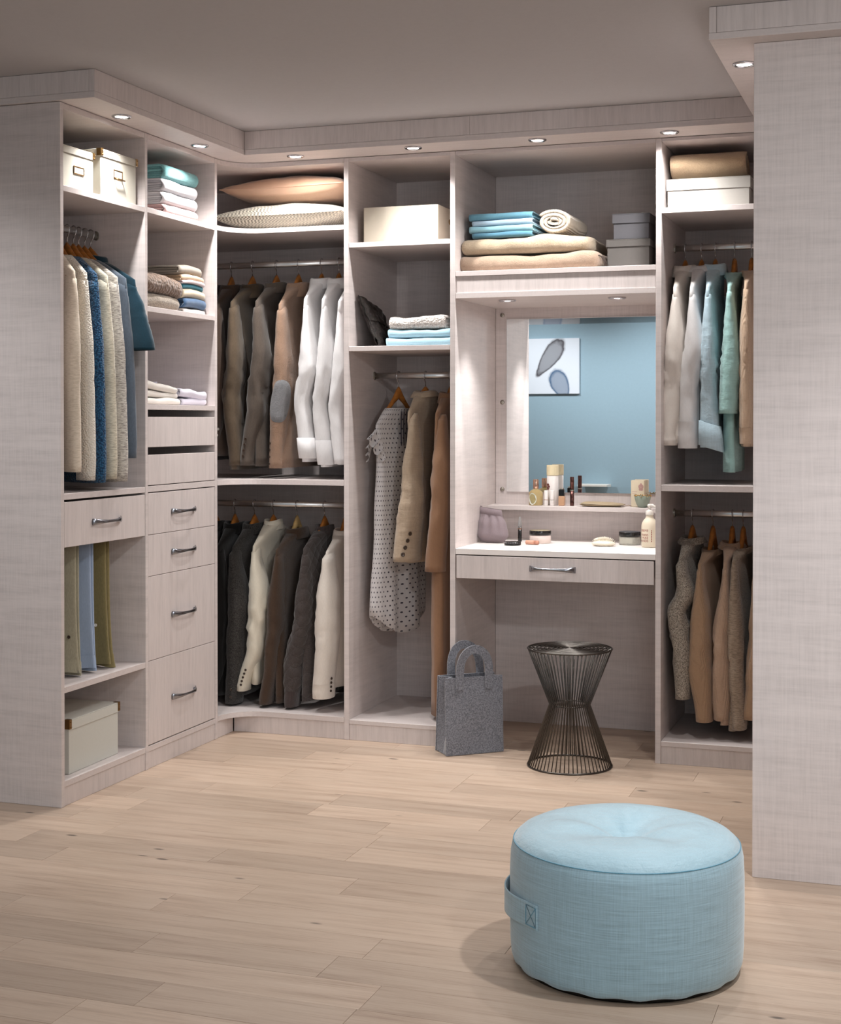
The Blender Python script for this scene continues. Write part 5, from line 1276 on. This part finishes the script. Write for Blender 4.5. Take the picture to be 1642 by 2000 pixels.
t = thing('lip_balm_tube', 'peach coloured balm tube lying beside the black compact', 'cosmetic', (-1.494, 5.662, ZT + 0.0085), -0.12)
o_ = lathe('tube_body', plain('peach_plastic', (214, 160, 136), 0.35), t, [(0, -0.026), (0.0075, -0.026), (0.0084, -0.024), (0.0084, 0.010), (0, 0.010)], 20); o_.rotation_euler = (0, PI / 2, 0)
o_ = lathe('cap', plain('deep_peach_plastic', (196, 138, 116), 0.3), t, [(0, 0.0105), (0.0082, 0.0105), (0.0082, 0.026), (0.007, 0.028), (0, 0.028)], 20); o_.rotation_euler = (0, PI / 2, 0)
def jar(label, loc, mat, band=None):
    t = thing('cream_jar', label, 'jar', loc)
    lathe('jar_body', mat, t, [(0, 0), (0.039, 0), (0.0425, 0.003), (0.0425, 0.030), (0.040, 0.033), (0.0385, 0.033), (0.0385, 0.004), (0, 0.004)], 40)
    lathe('lid', M_BLACK, t, [(0, 0.0338), (0.0425, 0.0338), (0.0435, 0.035), (0.0435, 0.049), (0.042, 0.0505), (0, 0.0508)], 40)
    lathe('lid_disc', plain('khaki_lid_disc', (150, 138, 112), 0.3) if not band else M_DBOX, t, [(0.0415, 0.0509), (0.041, 0.0518), (0, 0.0520)], 40)
    return t
jar('white cream jar with black lid behind the peach tube', (-1.482, 5.745, ZT), plain('white_cream', (236, 220, 212), 0.5))
t = jar('grey scrub jar with black lid beside the pump bottle', (-1.128, 5.790, ZT), plain('grey_scrub', (170, 168, 158), 0.6, grain=0.2, gs=300), True)
V_ = []
for k in range(2):
    for i in range(13):
        a = -PI / 2 - 0.9 + i * 0.11; V_.append((0.0428 * math.cos(a), 0.0428 * math.sin(a), 0.008 + k * 0.018))
new_obj('paper_label', V_, [[i, i + 1, 13 + i + 1, 13 + i] for i in range(12)], plain('label_grey_paper', (186, 184, 172), 0.6), t)
t = thing('hairbrush', 'small white palm hairbrush lying bristles up', 'hairbrush', (-1.212, 5.690, ZT), 0.05)
M_BR = plain('cream_brush_plastic', (234, 226, 208), 0.4)
rings = []
for zz, k in ((0.0, 0.55), (0.002, 0.8), (0.006, 0.98), (0.010, 1.0), (0.014, 0.92), (0.019, 0.7), (0.022, 0.4)):
    rings.append([(0.047 * k * math.cos(a), 0.030 * k * math.sin(a), zz) for a in [2 * PI * j / 32 for j in range(32)]])
fixnormals(new_obj('brush_base', *rings_vf(rings, True, True), M_BR, t, True))
bs = MB()
for i in range(15):
    for j in range(7):
        a, b_ = -1 + 2 * i / 14, -1 + 2 * j / 6
        if a * a + b_ * b_ > 1.02: continue
        x0, y0 = a * 0.038, b_ * 0.022; z0 = 0.012 + 0.009 * (1 - a * a)
        bs.add(*tube_vf([(x0, y0, z0), (x0 * 1.18, y0 * 1.15, z0 + 0.011 + 0.004 * (1 - a * a))], [0.0009, 0.0007], 5))
bs.obj('bristles', M_BR, t, True)['kind'] = 'stuff'
t = thing('pump_bottle', 'ivory pump bottle with brick red lettering by the right panel', 'soap bottle', (-1.033, 5.700, ZT))
M_LOT = plain('ivory_lotion_plastic', (232, 222, 200), 0.35)
lathe('bottle', M_LOT, t, [(0, 0), (0.029, 0), (0.0315, 0.003), (0.0315, 0.080), (0.030, 0.092), (0.024, 0.104), (0.016, 0.112), (0.0135, 0.118), (0.0135, 0.124), (0, 0.124)], 40)
pm = lathe('pump', M_WHITE, t, [(0, 0.1245), (0.0150, 0.1245), (0.0155, 0.126), (0.0155, 0.140), (0.0135, 0.142), (0.007, 0.144), (0.005, 0.148), (0.005, 0.156), (0.008, 0.157), (0.009, 0.163), (0.006, 0.167), (0, 0.168)], 28)
tube('spout', M_WHITE, pm, [(0, 0, 0.162), (0.012, -0.003, 0.163), (0.022, -0.006, 0.158), (0.025, -0.007, 0.154)], [0.006, 0.0055, 0.0045, 0.0035], 10)
aR = -PI / 2 + 0.02
for txt, size, zz in (('CREME', 0.0135, 0.061), ('MAINS', 0.0125, 0.0445), ('PURE', 0.0125, 0.033), ('HANDS', 0.0125, 0.0215)):
    text_on_cyl(txt, size, M_RED, t, (0, 0), 0.0315, zz, aR, sx=0.9)
for k in range(7):
    a0 = -PI / 2 + 0.42
    V_ = [(0.0318 * math.cos(a0 + da), 0.0318 * math.sin(a0 + da), 0.022 + k * 0.0068 + dz) for da, dz in ((-0.05, 0), (0.05, 0), (0.05, 0.0045), (-0.05, 0.0045))]
    new_obj('small_print', V_, [[0, 1, 2, 3]], M_RED, t)

# ------------------------------------------------------------------ felt bag, wire stool, pouf
M_FELT = fabric('grey_wool_felt', (140, 142, 150), 'tweed', (96, 98, 106), scale=0.8, sheen=0.4)
t = thing('tote_bag', 'grey felt tote bag standing before the tall unit', 'bag', (-1.6275, 5.3255, 0), math.atan2(0.153, 0.181))
BW, BD, BH, FT = 0.237, 0.108, 0.29, 0.0045
def felt(name, fn, NI, NJ):
    V_ = [fn(i / NI, j / NJ) for i in range(NI + 1) for j in range(NJ + 1)]
    F_ = [[i * (NJ + 1) + j, i * (NJ + 1) + j + 1, (i + 1) * (NJ + 1) + j + 1, (i + 1) * (NJ + 1) + j] for i in range(NI) for j in range(NJ)]
    o_ = fixnormals(new_obj(name, V_, F_, M_FELT, t, False)); m_ = o_.modifiers.new('thickness', 'SOLIDIFY'); m_.thickness = FT; m_.offset = 0; return o_
wob = lambda x, z_: 0.004 * nz(x * 9, z_ * 7, 2.2)
felt('front_panel', lambda a, b_: ((a - 0.5) * BW, 0.012 * b_ + wob(a * 0.2, b_ * 0.3), 0.002 + b_ * BH), 14, 14)
felt('back_panel', lambda a, b_: ((a - 0.5) * BW, BD - 0.022 * b_ + wob(a * 0.2 + 4, b_ * 0.3), 0.002 + b_ * BH), 14, 14)
for sx in (-1, 1):
    felt('gusset', lambda a, b_, sx=sx: (sx * (BW / 2 - 0.0045 - (0.028 + 0.012 * b_) * (1 - abs(2 * a - 1)) * min(1, 0.25 + b_ * 1.5)), lerp(0.005 + 0.012 * b_, BD - 0.005 - 0.022 * b_, a), 0.004 + b_ * (BH - 0.004)), 10, 14)
felt('base', lambda a, b_: ((a - 0.5) * (BW - 0.012), lerp(0.005, BD - 0.005, b_), 0.0035), 8, 6)
def strap(y0, top, name='handle', lean=0.0, phase=0):
    pts = []
    for k in range(3): pts.append((-0.060, 0.0, BH - 0.045 + k * 0.022))
    for k in range(0, 15):
        a = PI - PI * k / 14; pts.append((0.060 * math.cos(a), lean * math.sin(a), BH + 0.012 + (top - BH - 0.012) * math.sin(a) ** 0.75))
    for k in range(3): pts.append((0.060, 0.0, BH - 0.001 - k * 0.022))
    V_, F_ = [], []
    n = len(pts)
    for i, (x, y_, z_) in enumerate(pts):
        a = Vector(pts[max(0, i - 1)]); b_ = Vector(pts[min(n - 1, i + 1)]); tg = (b_ - a).normalized()
        side = Vector((tg.z, 0, -tg.x))
        for s_ in (-1, 1):
            p_ = Vector((x, y_, z_)) + side * (0.016 * s_)
            V_.append((p_.x, p_.y + y0, p_.z))
    for i in range(n - 1): F_.append([2 * i, 2 * i + 1, 2 * i + 3, 2 * i + 2])
    o_ = new_obj(name, V_, F_, M_FELT, t, False); m_ = o_.modifiers.new('thickness', 'SOLIDIFY'); m_.thickness = FT; m_.offset = 0
strap(0.012 - 0.0065, 0.398, lean=-0.006); strap(BD - 0.022 + 0.0065, 0.402, lean=0.014)

st = thing('wire_stool', 'gunmetal wire stool pinched at the waist', 'stool', (-1.2465, 5.265, 0))
RS, RWs, ZWs, ZTs = 0.1535, 0.074, 0.225, 0.43
def ringtube(name, r, z_, th_, n=56): 
    return tube(name, M_WIRE, st, [(r * math.cos(2 * PI * k / n), r * math.sin(2 * PI * k / n), z_) for k in range(n)], th_, 6, True)
ringtube('base_ring', RS, 0.0035, 0.0034); ringtube('waist_ring', RWs - 0.004, ZWs, 0.0022); ringtube('top_ring', RS, ZTs, 0.0034)
for k in range(1, 10): ringtube('seat_ring', RS * (1 - k / 10.0), ZTs + 0.0005, 0.0025, max(20, 56 - 3 * k))
lathe('seat_centre', M_WIRE, st, [(0, ZTs - 0.002), (0.010, ZTs - 0.002), (0.010, ZTs + 0.003), (0, ZTs + 0.0035)], 16)
for k in range(6):
    a = PI * k / 6; c_, s_ = math.cos(a), math.sin(a)
    tube('seat_spoke', M_WIRE, st, [(-RS * c_, -RS * s_, ZTs - 0.0055), (RS * c_, RS * s_, ZTs - 0.0055)], 0.0022, 6)
NW = 60
wv, wf = tube_vf([(RS, 0, 0.0035), (RWs, 0, ZWs), (RS, 0, ZTs)], 0.0021, 6)
wme = None
for k in range(NW):
    if wme is None:
        o_ = fixnormals(new_obj('wire', wv, wf, M_WIRE, st, True)); wme = o_.data
    else:
        o_ = bpy.data.objects.new('wire', wme); COL.objects.link(o_); o_.parent = st
    o_.rotation_euler = (0, 0, 2 * PI * k / NW)

m_pf, nt, p = base_mat('aqua_linen', 0.75); L = lin((156, 188, 202)); p.inputs['Sheen Weight'].default_value = 0.5
uvn = node(nt, 'ShaderNodeTexCoord'); sp = node(nt, 'ShaderNodeSeparateXYZ'); nt.links.new(uvn.outputs['Object'], sp.inputs[0])
ang = mathn(nt, 'ARCTAN2', sp.outputs[1], sp.outputs[0])
cmb = node(nt, 'ShaderNodeCombineXYZ'); nt.links.new(mathn(nt, 'MULTIPLY', ang, 0.27), cmb.inputs[0]); nt.links.new(sp.outputs[2], cmb.inputs[2])
def anis(vec, sc):
    mp = node(nt, 'ShaderNodeMapping'); mp.inputs['Scale'].default_value = sc; nt.links.new(vec, mp.inputs['Vector']); return noise_n(nt, mp.outputs[0], 1, 3, 0.7)
h1 = anis(cmb.outputs[0], (9, 1, 330)); v1 = anis(cmb.outputs[0], (330, 1, 9))
s = mathn(nt, 'ADD', mathn(nt, 'MULTIPLY', h1, 0.62), mathn(nt, 'MULTIPLY', v1, 0.38))
nt.links.new(ramp(nt, s, [(0.34, scale_rgb(L, 0.76)), (0.5, L), (0.66, scale_rgb(L, 1.2))]), p.inputs['Base Color'])
bump(nt, p, s, 0.35, 0.003)
m_pft = fabric('aqua_linen_top', (160, 192, 205), 'linen', amt=0.05); m_pft.node_tree.nodes['Principled BSDF'].inputs['Roughness'].default_value = 0.5
m_pft.node_tree.nodes['Principled BSDF'].inputs['Sheen Weight'].default_value = 0.6
m_pft.node_tree.nodes['Principled BSDF'].inputs['Specular IOR Level'].default_value = 0.5
pf = thing('pouf', 'round aqua blue linen pouf with stitched strap handle', 'pouf', (-0.6687, 3.3926, 0))
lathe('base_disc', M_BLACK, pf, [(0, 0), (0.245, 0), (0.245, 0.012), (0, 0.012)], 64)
N = 120; rings = []
for r, z_ in ((0.20, 0.0125), (0.255, 0.010), (0.262, 0.014), (0.267, 0.028), (0.2695, 0.06), (0.2705, 0.14), (0.2700, 0.22), (0.2680, 0.262), (0.2645, 0.279), (0.261, 0.2865)):
    rings.append([((r + 0.0012 * nz(math.cos(2 * PI * j / N) * 3, math.sin(2 * PI * j / N) * 3, z_ * 6) + (0.0016 * math.sin(j * 1.3) * math.sin(j * 0.37) if z_ < 0.02 else 0)) * math.cos(2 * PI * j / N), (r + 0.0012 * nz(math.cos(2 * PI * j / N) * 3, math.sin(2 * PI * j / N) * 3, z_ * 6)) * math.sin(2 * PI * j / N), z_ + (0.002 * math.sin(j * 0.9) if z_ < 0.02 else 0)) for j in range(N)])
fixnormals(new_obj('side_cover', *rings_vf(rings, True), m_pf, pf, True))
rings = []
for r, z_ in ((0.2605, 0.2868), (0.256, 0.294), (0.245, 0.3035), (0.225, 0.3130), (0.195, 0.3200), (0.165, 0.3225), (0.135, 0.3215), (0.108, 0.3185), (0.084, 0.3135), (0.062, 0.3065), (0.044, 0.2980), (0.030, 0.2900), (0.016, 0.2845), (0.004, 0.2835)):
    rw = 0.0055 * math.exp(-((r - 0.11) / 0.065) ** 2)
    rings.append([(r * math.cos(a), r * math.sin(a), z_ + rw * (math.sin(4 * a + 0.6) + 0.5 * math.sin(7 * a + 2)) ) for a in [2 * PI * j / N for j in range(N)]])
fixnormals(new_obj('top_cover', *rings_vf(rings, False, True), m_pft, pf, True))
tube('seam', fabric('aqua_seam', (96, 150, 172), 'weave'), pf, [(0.2618 * math.cos(2 * PI * k / 96), 0.2618 * math.sin(2 * PI * k / 96), 0.2868) for k in range(96)], 0.0012, 5, True)
V_, F_ = [], []
A0, A1 = math.radians(-124.5), math.radians(-189)
n = 30
for i in range(n + 1):
    f = i / n; a = lerp(A0, A1, f); e = math.sin(PI * min(1, max(0, (f - 0.16) / 0.68)))
    r = 0.2725 + 0.010 * e
    for z_ in (0.128, 0.131, 0.181, 0.184):
        V_.append((r * math.cos(a), r * math.sin(a), z_ - 0.002 * e))
for i in range(n):
    for j in range(3): F_.append([i * 4 + j, i * 4 + j + 1, (i + 1) * 4 + j + 1, (i + 1) * 4 + j])
hs = fixnormals(new_obj('strap_handle', V_, F_, m_pf, pf, True)); so = hs.modifiers.new('thickness', 'SOLIDIFY'); so.thickness = 0.003; so.offset = 0
M_ST = fabric('aqua_stitch', (104, 158, 180), 'weave')
sq = []
for (fa, za) in ((0.012, 0.134), (0.13, 0.134), (0.13, 0.178), (0.012, 0.178), (0.012, 0.134), (0.13, 0.178), (0.012, 0.178), (0.13, 0.134)):
    a = lerp(A0, A1, fa); sq.append((0.2752 * math.cos(a), 0.2752 * math.sin(a), za))
tube('cross_stitch', M_ST, hs, sq, 0.0009, 5)
